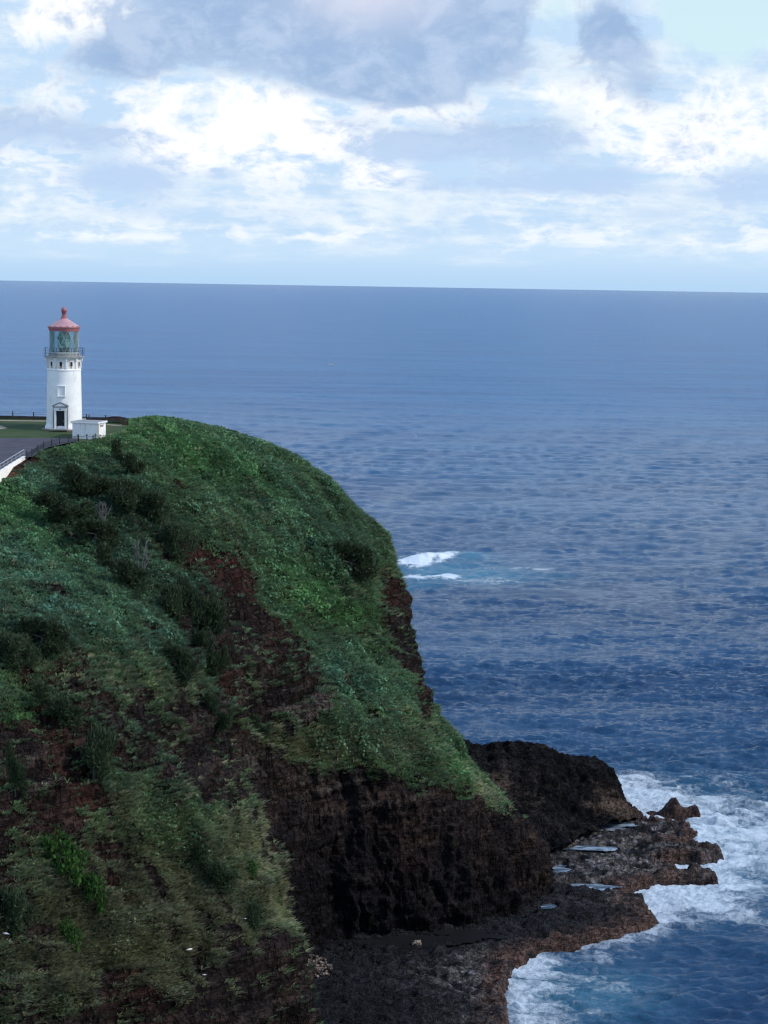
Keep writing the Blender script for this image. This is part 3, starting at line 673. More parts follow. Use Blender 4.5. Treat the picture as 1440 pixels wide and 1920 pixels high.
nfar = fbm(S3[far] * np.array([1, .35, 1]), 3.2, 4, 501)
lift[far] = np.clip(blob(su[far], sv[far], [(800, 1052, 42, 6, -5, 1.0), (880, 1043, 34, 5, 3, .45), (800, 1086, 50, 4, -2, .45)]), 0, 1) * (1.9 + 1.3 * nfar)
foam[far] += np.clip(brk[far] * (1 + 1.0 * nfar + .6 * fbm(S3[far] * np.array([1, .35, 1]), 1.2, 3, 503)) - .40, 0, 1.6)
foam[far] += blob(su[far], sv[far], [(960, 1066, 90, 4, 0, .35), (1020, 1068, 14, 2.5, 0, .4), (900, 1090, 60, 4, 0, .30), (960, 1088, 120, 7, 0, .2)])
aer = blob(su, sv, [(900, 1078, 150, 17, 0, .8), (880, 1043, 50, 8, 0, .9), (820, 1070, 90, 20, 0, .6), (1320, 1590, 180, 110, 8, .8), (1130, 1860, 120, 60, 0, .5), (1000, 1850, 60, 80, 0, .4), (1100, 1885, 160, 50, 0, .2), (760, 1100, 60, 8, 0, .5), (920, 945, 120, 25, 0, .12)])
nearlift = np.clip(foam, 0, 1) * (dsh < 100)
chop = np.zeros(len(SP)); chop[near] = fbm(S3[near], (2.2, 1.4, 1), 4, 511, .6)
SP[:, 2] += lift + .75 * nearlift * chop + .25 * nearlift
dist_rough = np.clip(.10 + .16 * sstep(SP[:, 1], 250, 1500), 0, 1)
mt, q, p, o = newmat('sea_water')
tcx = q.node('ShaderNodeTexCoord'); ob = tcx.outputs['Object']
af = q.attr('foam'); aa = q.attr('aer'); ar = q.attr('rough')
geo = q.node('ShaderNodeNewGeometry')
sy_ = q.node('ShaderNodeSeparateXYZ'); q.l.new(ob, sy_.inputs[0]); far_ = q.step(sy_.outputs[1], 230, 1300)       # distance ramp; far water colour has grazing sky reflection painted in
nw = q.noise(ob, .55, 4, .6, out=1)
vm = q.node('ShaderNodeVectorMath', operation='MULTIPLY_ADD'); q.put(vm.inputs[0], nw); q.put(vm.inputs[1], (2.2, 2.2, 0)); q.put(vm.inputs[2], ob)
f1 = q.noise(q.scale(vm.outputs[0], (.8, 1.3, 1)), .26, 9, .64); f2 = q.noise(q.scale(vm.outputs[0], (.6, 1.4, 1)), .9, 6, .68)
lace = q.m('SUBTRACT', .22, q.m('ABSOLUTE', q.m('SUBTRACT', q.noise(vm.outputs[0], .8, 3, .5), .5)))
fsig = q.m('ADD', q.m('ADD', q.m('ADD', af, q.m('MULTIPLY', q.m('SUBTRACT', f1, .5), 1.9)), q.m('MULTIPLY', q.m('SUBTRACT', f2, .5), .9)), q.m('MULTIPLY', lace, 1.2))
fsig = q.m('ADD', fsig, q.m('MULTIPLY', q.m('SUBTRACT', q.noise(vm.outputs[0], .09, 4, .55), .5), .9))
fm = q.m('MULTIPLY', q.m('MULTIPLY', q.step(fsig, .36, 1.15), q.step(af, .06, .22)), q.m('ADD', .72, q.m('MULTIPLY', far_, 1.0)), clamp=True)
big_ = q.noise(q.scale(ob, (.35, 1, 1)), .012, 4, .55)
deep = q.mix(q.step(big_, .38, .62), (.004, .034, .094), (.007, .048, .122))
deep = q.mix(far_, deep, q.mix(q.step(big_, .36, .64), (.001, .086, .225), (.003, .108, .26)))  # bluer far off: sky reflection put into the body colour
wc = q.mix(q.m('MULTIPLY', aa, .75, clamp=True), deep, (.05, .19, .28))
q.put(p.inputs['Base Color'], q.mix(fm, wc, q.mix(far_, (.66, .73, .80), (.88, .90, .92))))  # far foam whiter: stronger sunlight put into its colour
q.put(p.inputs['Roughness'], q.m('ADD', ar, q.m('MULTIPLY', fm, .6), clamp=True))
q.put(p.inputs['IOR'], 1.33)
q.put(p.inputs['Specular IOR Level'], q.m('SUBTRACT', q.m('SUBTRACT', .55, q.m('MULTIPLY', far_, .40)), q.m('MULTIPLY', fm, .18)))
b1 = q.noise(q.scale(ob, (.42, 1, 1)), 1.5, 8, .70)
b2 = q.noise(q.scale(ob, (.45, 1, 1)), .40, 7, .7)
bump(q, p, q.m('ADD', q.m('ADD', q.m('MULTIPLY', b1, .62), q.m('MULTIPLY', b2, q.m('ADD', .7, q.m('MULTIPLY', far_, 2.2)))), q.m('MULTIPLY', fm, .6)), .95, .75)
M['sea'] = mt
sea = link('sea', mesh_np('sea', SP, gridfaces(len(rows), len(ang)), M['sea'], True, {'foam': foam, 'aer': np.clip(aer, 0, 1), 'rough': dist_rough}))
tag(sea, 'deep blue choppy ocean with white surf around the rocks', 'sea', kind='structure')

# ------------------------------------------------------------------ offshore rock
def rock_mesh(name, prof, depth, n=90, seed=0, col=(.06, .035, .030)):
    """prof: (x, height) outline across; a craggy mound of that outline, depth metres front to back"""
    px_, ph_ = zip(*prof); w = px_[-1] - px_[0]
    x = np.linspace(px_[0] - .3, px_[-1] + .3, n); y = np.linspace(-depth / 2, depth / 2, int(n * .8)); Xg, Yg = np.meshgrid(x, y)
    h = np.interp(Xg, px_, ph_)
    q3 = np.stack([Xg.ravel(), Yg.ravel(), np.full(Xg.size, seed * 3.3)], 1)
    yy = Yg / (depth / 2) + .25 * fbm(q3, 1.2, 3, seed).reshape(Xg.shape)
    hz = (h + .3) * np.sqrt(np.clip(1 - yy ** 2, 0, 1)) - .5 + (.35 * fbm(q3, .8, 4, seed + 5, .6) + .2 * ridged(q3, .6, 2, seed + 9)).reshape(Xg.shape)
    e = np.minimum(sstep(Xg, x[0], x[0] + .4), sstep(-Xg, -x[-1], -x[-1] + .4)) * sstep(1 - np.abs(Yg) / (depth / 2), 0, .12)
    hz = hz * e - 1.2 * (1 - e)
    P_ = np.stack([Xg.ravel(), Yg.ravel(), hz.ravel()], 1)
    t = fbm(P_, .7, 4, seed + 20)
    c_ = np.tile(np.array(col), (len(P_), 1)) * (1 + .7 * t)[:, None]
    return mesh_np(name, P_, gridfaces(Xg.shape[0], Xg.shape[1])[:, ::-1], M['shelf'], True, {'col': np.clip(c_, .004, 1)})
bp = onz(1273, 1530, 0.0)
o = link('sea_rock', rock_mesh('sea_rock', [(-3.0, .2), (-2.2, .9), (-1.0, 2.4), (-.55, 2.6), (.2, 1.5), (1.2, 1.1), (2.1, 1.5), (2.6, 1.2), (3.0, .1)], 3.6, seed=3)); o.location = (bp[0], bp[1], .1)
tag(o, 'jagged two-humped reddish-black rock alone in the surf off the promontory', 'rock')
bp = onz(1222, 1528, 0.0)
o = link('sea_rock', rock_mesh('sea_rock', [(-1.2, .1), (-.5, .6), (.3, .7), (1.2, .2)], 1.6, n=50, seed=7)); o.location = (bp[0], bp[1], 0)
tag(o, 'low flat rock awash between the shelf and the jagged sea rock', 'rock')
bp = onz(1303, 1636, .6)
o = link('shore_boulder', rock_mesh('shore_boulder', [(-1.0, .3), (-.5, 1.2), (.1, 1.5), (.7, .8), (1.3, .2)], 2.0, n=60, seed=12, col=(.07, .06, .058))); o.location = (bp[0], bp[1], .5)
tag(o, 'pointed grey boulder on the outermost finger of the shelf', 'rock')
bp = onz(781, 1760, 2.0)
o = link('pale_boulder', rock_mesh('pale_boulder', [(-.5, .1), (-.25, .3), (.15, .4), (.5, .1)], .8, n=40, seed=15, col=(.26, .21, .17))); o.location = (bp[0], bp[1] - .6, bp[2] - .1)
tag(o, 'pale boulder lying alone at the foot of the black cliff', 'rock')

# ------------------------------------------------------------------ ground cover (nobody could count it)
def leaf_clumps(Pc, Nc, rad, col, nleaf, size, flat=.65, spread=.9, elong=1.5):
    n = len(Pc); k = nleaf
    d = rng.normal(size=(n, k, 3)); d /= np.linalg.norm(d, axis=2, keepdims=True)
    up = Nc * .5 + np.array([0, 0, .6]); up /= np.linalg.norm(up, axis=1, keepdims=True)
    dot = (d * up[:, None]).sum(2, keepdims=True); d = np.where(dot < 0, d - 2 * dot * up[:, None], d)
    rr = rad[:, None, None] * rng.uniform(.55, 1.05, (n, k, 1))
    off = d * rr; off -= up[:, None] * (off * up[:, None]).sum(2, keepdims=True) * (1 - flat)
    c_ = Pc[:, None] + off
    nn = d + rng.normal(size=(n, k, 3)) * spread; nn /= np.linalg.norm(nn, axis=2, keepdims=True)
    t = np.cross(nn, rng.normal(size=(n, k, 3))); t /= np.linalg.norm(t, axis=2, keepdims=True) + 1e-9
    b = np.cross(nn, t)
    s = (size * rng.uniform(.6, 1.3, (n, k, 1))) * np.clip(rad[:, None, None] / .55, .6, 1.5)
    t = t * s * elong * .5; b = b * s * .5
    Vv = np.stack([c_ - t, c_ - b + t * .1, c_ + t, c_ + b + t * .1], 2)
    cc = col[:, None, :] * rng.uniform(.82, 1.2, (n, k, 1))
    cc = np.repeat(cc[:, :, None, :], 4, 2)
    return Vv.reshape(-1, 3), np.arange(n * k * 4).reshape(-1, 4), cc.reshape(-1, 3)
def grass_tufts(Pc, Nc, rad, col, nbl):
    n = len(Pc); k = nbl
    a = rng.uniform(0, 2 * np.pi, (n, k)); lean = rng.uniform(.2, 1.0, (n, k))
    hor = np.stack([np.cos(a), np.sin(a), np.zeros_like(a)], 2)
    down = Nc * np.array([1, 1, 0]); down = down[:, None] * .55
    tip = (hor * lean[..., None] * .8 + down + np.array([0, 0, .85])) * rad[:, None, None] * rng.uniform(.6, 1.25, (n, k, 1))
    base = Pc[:, None] + hor * rad[:, None, None] * .25 - np.array([0, 0, .08])
    side = np.stack([-np.sin(a), np.cos(a), np.zeros_like(a)], 2) * rad[:, None, None] * rng.uniform(.07, .15, (n, k, 1))
    mid = base + tip * .6
    droop = tip * 1.05 + down * rad[:, None, None] * .5 - np.array([0, 0, .18]) * rad[:, None, None]
    Vv = np.stack([base - side, mid - side * .8, base + droop, mid + side * .8], 2)
    cc = np.repeat((col[:, None, :] * rng.uniform(.75, 1.28, (n, k, 1)))[:, :, None, :], 4, 2)
    return Vv.reshape(-1, 3), np.arange(n * k * 4).reshape(-1, 4), cc.reshape(-1, 3)

fc = LAND_P[FACE]
area = .5 * np.linalg.norm(np.cross(fc[:, 2] - fc[:, 0], fc[:, 3] - fc[:, 1]), axis=1)
fmid = fc.mean(1); fn = N0[FACE[:, 0]]
fveg = VEG[FACE].mean(1); flev = LEV[FACE[:, 0]]; fu, fvv, fdd = proj(fmid)
visible = ((flev > 2.35) | back_green[FACE[:, 0]]) & (fu > -120) & (fu < 1000) & (fvv < 2010) & ((fn * (CP - fmid)).sum(1) > -40)
dens = area * visible * sstep(fveg, .30, .75)
fbare = bare[FACE[:, 0]]
def pick(w, n):
    cdf = np.cumsum(w); j = np.searchsorted(cdf, rng.uniform(0, cdf[-1], n)); j = np.minimum(j, len(w) - 1)
    f_ = FACE[j]; a, b = rng.uniform(0, 1, (2, len(j), 1))
    pos = (LAND_P[f_[:, 0]] * (1 - a) + LAND_P[f_[:, 1]] * a) * (1 - b) + (LAND_P[f_[:, 3]] * (1 - a) + LAND_P[f_[:, 2]] * a) * b
    return pos, fn[j], fu[j], fvv[j], fveg[j]
print('veg area', float((area * (dens > 0)).sum()), float(dens.sum()))
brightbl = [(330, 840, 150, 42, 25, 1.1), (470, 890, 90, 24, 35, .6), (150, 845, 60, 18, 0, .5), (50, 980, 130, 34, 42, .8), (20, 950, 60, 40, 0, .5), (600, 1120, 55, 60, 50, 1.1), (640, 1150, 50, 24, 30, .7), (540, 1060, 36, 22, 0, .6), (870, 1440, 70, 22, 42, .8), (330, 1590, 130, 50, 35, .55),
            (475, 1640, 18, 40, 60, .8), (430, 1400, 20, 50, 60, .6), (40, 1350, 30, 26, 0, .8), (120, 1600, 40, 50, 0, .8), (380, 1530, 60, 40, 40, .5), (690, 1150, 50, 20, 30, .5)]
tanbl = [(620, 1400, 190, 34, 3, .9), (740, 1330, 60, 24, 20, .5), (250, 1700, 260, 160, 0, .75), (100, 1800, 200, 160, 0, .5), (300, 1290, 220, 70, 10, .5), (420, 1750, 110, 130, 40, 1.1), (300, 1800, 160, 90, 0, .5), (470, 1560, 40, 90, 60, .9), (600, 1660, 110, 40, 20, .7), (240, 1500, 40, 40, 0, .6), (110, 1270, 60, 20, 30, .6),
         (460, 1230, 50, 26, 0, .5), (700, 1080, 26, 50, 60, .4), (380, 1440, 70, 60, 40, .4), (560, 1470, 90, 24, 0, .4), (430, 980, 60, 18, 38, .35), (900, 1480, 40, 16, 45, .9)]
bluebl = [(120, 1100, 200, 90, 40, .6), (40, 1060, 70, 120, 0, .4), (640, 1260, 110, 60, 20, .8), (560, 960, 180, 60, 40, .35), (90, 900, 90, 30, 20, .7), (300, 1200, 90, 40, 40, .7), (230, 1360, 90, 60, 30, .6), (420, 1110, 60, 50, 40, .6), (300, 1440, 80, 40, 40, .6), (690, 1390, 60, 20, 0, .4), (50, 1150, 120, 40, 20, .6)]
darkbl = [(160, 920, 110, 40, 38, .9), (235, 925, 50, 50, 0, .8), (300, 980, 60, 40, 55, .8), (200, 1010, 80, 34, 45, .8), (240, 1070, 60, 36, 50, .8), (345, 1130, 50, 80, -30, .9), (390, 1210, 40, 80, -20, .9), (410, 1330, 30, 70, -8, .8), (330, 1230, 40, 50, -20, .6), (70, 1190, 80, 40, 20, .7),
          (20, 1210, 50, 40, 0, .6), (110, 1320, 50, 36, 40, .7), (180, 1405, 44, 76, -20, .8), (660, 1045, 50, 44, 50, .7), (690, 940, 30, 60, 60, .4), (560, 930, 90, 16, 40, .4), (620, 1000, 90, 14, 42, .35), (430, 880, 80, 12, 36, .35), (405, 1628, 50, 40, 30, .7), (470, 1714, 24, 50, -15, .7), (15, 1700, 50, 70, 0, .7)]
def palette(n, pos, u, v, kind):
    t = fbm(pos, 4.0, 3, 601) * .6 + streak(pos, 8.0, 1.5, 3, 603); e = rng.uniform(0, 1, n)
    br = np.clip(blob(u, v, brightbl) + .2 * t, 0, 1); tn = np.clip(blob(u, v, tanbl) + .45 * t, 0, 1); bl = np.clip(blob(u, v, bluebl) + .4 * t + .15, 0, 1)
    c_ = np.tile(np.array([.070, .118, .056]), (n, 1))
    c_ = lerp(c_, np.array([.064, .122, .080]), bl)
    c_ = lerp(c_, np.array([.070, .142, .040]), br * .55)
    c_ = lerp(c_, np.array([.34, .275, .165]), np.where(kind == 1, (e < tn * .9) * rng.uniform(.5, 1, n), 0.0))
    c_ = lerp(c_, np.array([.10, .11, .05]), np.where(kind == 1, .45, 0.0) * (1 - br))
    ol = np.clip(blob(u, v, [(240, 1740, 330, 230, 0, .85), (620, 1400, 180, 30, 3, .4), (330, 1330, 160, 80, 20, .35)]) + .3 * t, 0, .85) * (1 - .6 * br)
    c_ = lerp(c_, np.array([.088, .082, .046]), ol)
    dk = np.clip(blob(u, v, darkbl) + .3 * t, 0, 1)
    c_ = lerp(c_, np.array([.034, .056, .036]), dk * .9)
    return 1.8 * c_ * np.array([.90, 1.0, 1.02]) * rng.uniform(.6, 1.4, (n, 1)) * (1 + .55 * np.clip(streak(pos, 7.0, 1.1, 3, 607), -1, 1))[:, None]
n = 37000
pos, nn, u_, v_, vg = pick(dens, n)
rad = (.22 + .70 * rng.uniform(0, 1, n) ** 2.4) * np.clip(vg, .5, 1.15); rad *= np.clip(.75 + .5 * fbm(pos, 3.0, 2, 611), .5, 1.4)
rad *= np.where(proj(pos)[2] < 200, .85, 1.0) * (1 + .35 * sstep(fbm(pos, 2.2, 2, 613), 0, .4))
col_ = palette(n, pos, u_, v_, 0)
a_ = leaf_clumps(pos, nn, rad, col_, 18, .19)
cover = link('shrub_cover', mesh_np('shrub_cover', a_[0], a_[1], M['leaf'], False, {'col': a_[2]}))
tag(cover, 'dense low green shrubs blanketing the headland slopes', 'shrub cover', kind='stuff')
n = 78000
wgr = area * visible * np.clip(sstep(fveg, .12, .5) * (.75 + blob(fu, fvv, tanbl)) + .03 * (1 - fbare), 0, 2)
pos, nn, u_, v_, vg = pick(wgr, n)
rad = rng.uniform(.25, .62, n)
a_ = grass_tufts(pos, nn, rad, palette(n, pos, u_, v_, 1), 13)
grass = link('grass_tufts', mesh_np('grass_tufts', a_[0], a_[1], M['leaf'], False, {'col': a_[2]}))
tag(grass, 'straw-coloured and green grass tufts on the ledges and slopes', 'grass', kind='stuff')

hu = np.concatenate([rng.uniform(-110, 92, 420), rng.uniform(158, 330, 520)])
hp = np.array([onplat(u_, 784.6 + .034 * (u_ + 16) + rng.uniform(-1.6, .4), 0) for u_ in hu]) + np.array([0, 1.0, -.15])
hsz = rng.uniform(.16, .40, len(hu)) * np.clip(.8 + .5 * fbm(hp, 2.0, 2, 671) + .35 * (hu > 158), .5, 1.6)
a_ = leaf_clumps(hp, np.tile(np.array([0, 0, 1.0]), (len(hu), 1)), hsz, np.tile(np.array([.045, .075, .04]), (len(hu), 1)) * rng.uniform(.6, 1.3, (len(hu), 1)), 16, .2)
tag(link('hedge', mesh_np('hedge', a_[0], a_[1], M['leaf'], False, {'col': a_[2]})), 'low ragged dark hedge along the seaward edge of the lawn', 'hedge')

# ------------------------------------------------------------------ single bushes
def bush_meshes(seed, w, h, nspray, colr, needle=True, lean=0.0):
    r_ = np.random.default_rng(seed)
    nl = 15
    tt = r_.uniform(-.5, .5, nl)
    lobes = np.stack([tt * w * 1.15 + r_.normal(0, .10, nl) * w, r_.uniform(-.28, .28, nl) * w, (r_.uniform(.12, .78, nl) - .45 * tt) * h], 1)
    lr = r_.uniform(.13, .30, nl) * w
    li = r_.integers(0, nl, nspray)
    d = r_.normal(size=(nspray, 3)); d /= np.linalg.norm(d, axis=1, keepdims=True)
    pos = lobes[li] + d * (lr[li] * r_.uniform(.45, 1.08, nspray))[:, None] * np.array([1, 1, 1.15 * h / max(h, w)])
    pos[:, 2] = np.maximum(pos[:, 2], -.25 * h)
    if needle:
        t = d * .6 + np.array([lean * .5, 0, .75]) + r_.normal(size=(nspray, 3)) * .35; t /= np.linalg.norm(t, axis=1, keepdims=True)
        ln = r_.uniform(.20, .46, (nspray, 1)); wd = r_.uniform(.035, .075, (nspray, 1))
    else:
        t = r_.normal(size=(nspray, 3)); t /= np.linalg.norm(t, axis=1, keepdims=True)
        ln = r_.uniform(.18, .32, (nspray, 1)); wd = ln * .38
    s_ = np.cross(t, r_.normal(size=(nspray, 3))); s_ /= np.linalg.norm(s_, axis=1, keepdims=True)
    Vv = np.stack([pos - t * ln * .5, pos + s_ * wd, pos + t * ln * .5, pos - s_ * wd], 1).reshape(-1, 3)
    cc = np.array(colr) * r_.uniform(.6, 1.6, (nspray, 1)); cc = np.repeat(cc[:, None], 4, 1).reshape(-1, 3)
    crown = mesh_np('crown', Vv, np.arange(nspray * 4).reshape(-1, 4), M['leaf'], False, {'col': cc})
    mb = MB(); tops = [Vector(q_) for q_ in lobes[:6]]
    base = Vector((0, 0, -.4)); fork = Vector((lean * h * .2, 0, h * .25))
    mb.tube(base, fork, .09 * w * .5 + .03, .05 * w * .5 + .02)
    for q_ in tops: mb.tube(fork, q_, .05 * w * .4 + .015, .015)
    me_o = mb.build('trunk_source', M['bark']); trunk = me_o.data; bpy.data.objects.remove(me_o)
    trunk.name = 'trunk'
    return crown, trunk
DARK = (.042, .060, .032)
IRON = [bush_meshes(40 + k, 2.6, 3.0, 3600, (DARK[0] * f_, DARK[1] * f_, DARK[2] * f_), True, .10) for k, f_ in enumerate((1.0, 1.2, .85, 1.1, .95, 1.15))]
LEAFY = [bush_meshes(60 + k, 2.4, 1.9, 900, (.036, .085, .020), False) for k in range(2)]
def place_bush(name, variant, u, v, wpx, hpx, label, cat, group):
    pb, nb = hit(u, v + hpx * .42)
    dist = float((pb - CP) @ _f); k = dist / FPX
    t = empty(name, pb, random.uniform(-.5, .5))
    crown, trunk = variant
    cr = link('crown', crown, t); tr = link('trunk', trunk, t)
    src_w, src_h = (2.6, 3.0) if name == 'ironwood_bush' else (2.4, 1.9)
    t.scale = (wpx * k / src_w * 1.1, wpx * k / src_w * 1.1, hpx * k / src_h * 1.05)
    tag(t, label, cat, group); return t
GI = 'dark ironwood bushes on the slope'
for k, (u, v, w_, h_, lab) in enumerate([
 (240, 862, 40, 56, 'upright dark bush standing alone at the top of the red soil scar'),
 (230, 920, 58, 66, 'big dark bush just left below the red soil scar'),
 (160, 902, 62, 52, 'broad dark bush high on the slope below the white utility building'),
 (122, 946, 72, 50, 'low dark bush at the top of the gully, nearest the road wall'),
 (182, 990, 56, 46, 'dark bush beside the grey feathery dead shrub in the gully'),
 (283, 945, 46, 62, 'dark bush directly below the red soil scar'),
 (323, 1006, 52, 64, 'dark bush at the lower end of the upper group, above bare red ground'),
 (230, 1062, 62, 62, 'dark bush on the near ridge line, left of the dead shrub'),
 (318, 1122, 46, 74, 'tall dark bush in the middle of the gully under the dead shrub'),
 (374, 1140, 60, 84, 'largest dark bush low in the gully, on its right side'),
 (401, 1228, 42, 74, 'narrow dark bush hanging down the gully below the largest one'),
 (338, 1238, 42, 62, 'dark bush on the near ridge where the green slope ends'),
 (78, 1190, 62, 62, 'dark round bush at the lower edge of the near green slope'),
 (18, 1212, 60, 62, 'dark bush above the orange soil patch at the left edge'),
 (110, 1322, 58, 60, 'dark bush at the head of the long red soil chute'),
 (180, 1406, 58, 100, 'tall dark bush beside the long red soil chute'),
 (33, 1450, 26, 82, 'thin dark bush on the pale banded rock left of the red chute'),
 (416, 1342, 36, 62, 'dark bush on the cliff edge at the foot of the gully'),
 (493, 1360, 26, 42, 'small dark bush on the pale banded ledge right of the gully'),
 (662, 1044, 62, 66, 'dark bush high on the far slope near the headland edge'),
 (14, 1705, 54, 90, 'dark bush low on the near flank at the picture edge'),
 (406, 1628, 52, 60, 'dark bush on the right end of the low green meadow'),
 (470, 1714, 28, 62, 'small dark bush beside the white bird at the flank edge')]):
    place_bush('ironwood_bush', IRON[(k * 5 + k // 6) % 6], u, v, w_, h_, lab, 'bush', GI)
for k, (u, v, w_, h_, lab) in enumerate([
 (112, 1592, 62, 84, 'bright green leafy shrub under the red soil chute, the largest such shrub'),
 (168, 1668, 38, 62, 'bright green leafy shrub lower right of the largest bright one'),
 (126, 1742, 32, 50, 'small bright green shrub, lowest of the three bright ones'),
 (472, 1628, 20, 36, 'small bright green shrub on the flank edge above the dark cove')]):
    place_bush('leafy_shrub', LEAFY[k % 2], u, v, w_, h_, lab, 'shrub', 'bright leafy shrubs on the near flank')

def dead_shrub(u, v, wpx, hpx, label, seed, ntw):
    pb, _n = hit(u, v + hpx * .4); k = float((pb - CP) @ _f) / FPX; h = hpx * k; w = wpx * k
    r_ = random.Random(seed); t = empty('dead_shrub', pb); mb = MB(); mt_ = MB()
    for j in range(7):
        a = Vector((0, 0, -.3)); b = Vector((r_.uniform(-.4, .4) * w, r_.uniform(-.3, .3) * w, h * r_.uniform(.55, 1.0)))
        mid = a.lerp(b, .5) + Vector((r_.uniform(-.2, .2), 0, 0))
        mb.tube(a, mid, .06, .045, 6).tube(mid, b, .045, .025, 6)
        for q_ in range(ntw):
            s_ = mid.lerp(b, r_.uniform(0, 1)); e_ = s_ + Vector((r_.uniform(-.5, .5), r_.uniform(-.4, .4), r_.uniform(.2, .8)))
            mt_.tube(s_, e_, .028, .014, 5)
    mb.build('branch', M['deadwood'], t); mt_.build('twigs', M['deadwood'], t)
    return tag(t, label, 'dead shrub', 'bleached dead shrubs in the gully')
dead_shrub(268, 1048, 46, 74, 'bare grey-branched dead shrub in the middle of the gully', 1, 9)
dead_shrub(195, 962, 36, 46, 'pale feathery dead shrub among the dark bushes at the gully top', 2, 9)

# ------------------------------------------------------------------ top of the headland: lawn, pavement, paths
def sheet(name, px_, mat, dz, label, cat):
    mb = MB(); mb.poly([tuple(onplat(u, v, dz)) for u, v in px_])
    return tag(mb.build(name, mat), label, cat, kind='structure')
sheet('lawn', [(-260, 783), (90, 787), (180, 792), (262, 797), (272, 803), (222, 813), (205, 828), (150, 828), (-260, 826)], M['lawn'], .02, 'mown green lawn around the lighthouse', 'lawn')
sheet('pavement', [(-260, 821), (60, 821), (142, 822), (146, 827), (120, 832), (92, 838), (74, 846), (62, 856), (44, 858), (0, 886), (-260, 1050)], M['asphalt'], .03, 'purplish grey asphalt road turning toward the lighthouse', 'pavement')
sheet('footpath', [(-260, 784.2), (86, 788.6), (86, 790.2), (-260, 785.8)], M['sand'], .03, 'thin sandy path along the back edge of the lawn', 'path')
sheet('footpath', [(200, 795.4), (236, 797.8), (236, 799.4), (200, 797)], M['sand'], .03, 'thin sandy path strip right of the utility building', 'path')
sheet('sand_patch', [(-40, 795), (2, 797.5), (14, 802.5), (4, 804.5), (-40, 803)], M['sand'], .035, 'tan bare patch in the lawn at the left edge', 'path')

# ------------------------------------------------------------------ lighthouse
lhp = onplat(120.5, 803)
view_az = math.atan2(lhp[0], lhp[1])                 # direction camera -> lighthouse
lh = empty('lighthouse', lhp, 0.0)
lh.rotation_euler = (0, 0, -view_az)                 # local -y looks at the camera
tag(lh, 'white round lighthouse tower with a red domed lantern roof', 'lighthouse')
def rad_at(z): return 2.36 - (2.36 - 2.20) * z / 7.85
def tower_part():
    mb = MB()
    prof = [(2.55, -.6), (2.55, .10), (2.50, .32), (rad_at(.55), .55)] + [(rad_at(z), z) for z in np.linspace(.9, 7.7, 14)] + [(2.26, 7.72), (2.26, 7.86), (2.20, 7.9), (2.18, 8.0)]
    return mb.lathe(prof, 72)
tower_part().build('tower', M['white'], lh, True)
mb = MB(); mb.lathe([(2.185, 7.98), (2.185, 8.95), (2.24, 9.1), (2.38, 9.3), (2.52, 9.42), (2.52, 9.5), (0.1, 9.5)], 72)
wr_ = mb.build('watch_room', M['white_top'], lh, True)
def polar(a, r, z): return Vector((math.sin(a) * r, -math.cos(a) * r, z))
WA = [R(-11 + 36 * k) for k in range(10)]
for a in WA:
    mb = MB(); mb.box(polar(a + R(18), 2.22, 8.52), (.20, .16, 1.02), a + R(18)); mb.box(polar(a + R(18), 2.30, 9.15), (.22, .34, .34), a + R(18))
    mb.build('bracket', M['white_top'], lh, bevel=.02)
    w = MB(); w.box(polar(a, 2.19, 8.62), (.42, .06, .54), a); wo_ = w.build('window', M['dark'], lh)
    fr = MB()
    for s_ in (-1, 1): fr.box(polar(a, 2.20, 8.62) + Vector((math.cos(a), math.sin(a), 0)) * s_ * .20, (.05, .09, .56), a)
    fr.box(polar(a, 2.20, 8.92), (.46, .10, .05), a); fr.build('frame', M['white_top'], wo_)
    rs = MB(); rs.box(polar(a, 2.192, 8.18), (.22 if a != WA[0] else .34, .02, .34), a); rs.build('rust_streak', M['rust'], wo_)
mb = MB(); mb.lathe([(2.2, 9.46), (2.66, 9.46), (2.66, 9.60), (2.2, 9.60), (1.9, 9.62)], 72); mb.build('gallery_deck', M['stone'], lh, True)
rail = empty('gallery_railing', (0, 0, 0)); rail.parent = lh
mb = MB()
for z in (9.95, 10.3, 10.66):
    ring = [polar(2 * math.pi * k / 48, 2.62, z) for k in range(49)]; MB().path(ring, .018, 5).build('rail', M['darkmetal'], rail)
for k in range(16): MB().tube(polar(2 * math.pi * k / 16, 2.62, 9.58), polar(2 * math.pi * k / 16, 2.62, 10.68), .022, seg=6).build('post', M['darkmetal'], rail)
mb = MB(); mb.lathe([(2.02, 9.58), (2.02, 9.98), (1.92, 10.05), (1.2, 10.05)], 60); mb.build('lantern_base', M['stone'], lh, True)
lt = MB(); lt.lathe([(1.90, 10.04), (1.90, 12.92)], 48); gl = lt.build('lantern_glass', M['glass'], lh, True)
mb = MB(); NB = 12
for k in range(NB):
    for sgn in (1, -1):
        pts = [polar(2 * math.pi * (k + sgn * 1.5 * t) / NB, 1.925, 10.05 + 2.87 * t) for t in np.linspace(0, 1, 10)]
        mb.path(pts, .016, 5)
for z in (10.06, 12.90): mb.path([polar(2 * math.pi * k / 40, 1.925, z) for k in range(41)], .045, 5)
mb.build('glazing_bars', M['bars'], gl)
MB().tube(polar(R(25), 1.70, 10.05), polar(R(25), 1.70, 11.6), .06).build('lantern_post', M['white'], lh)
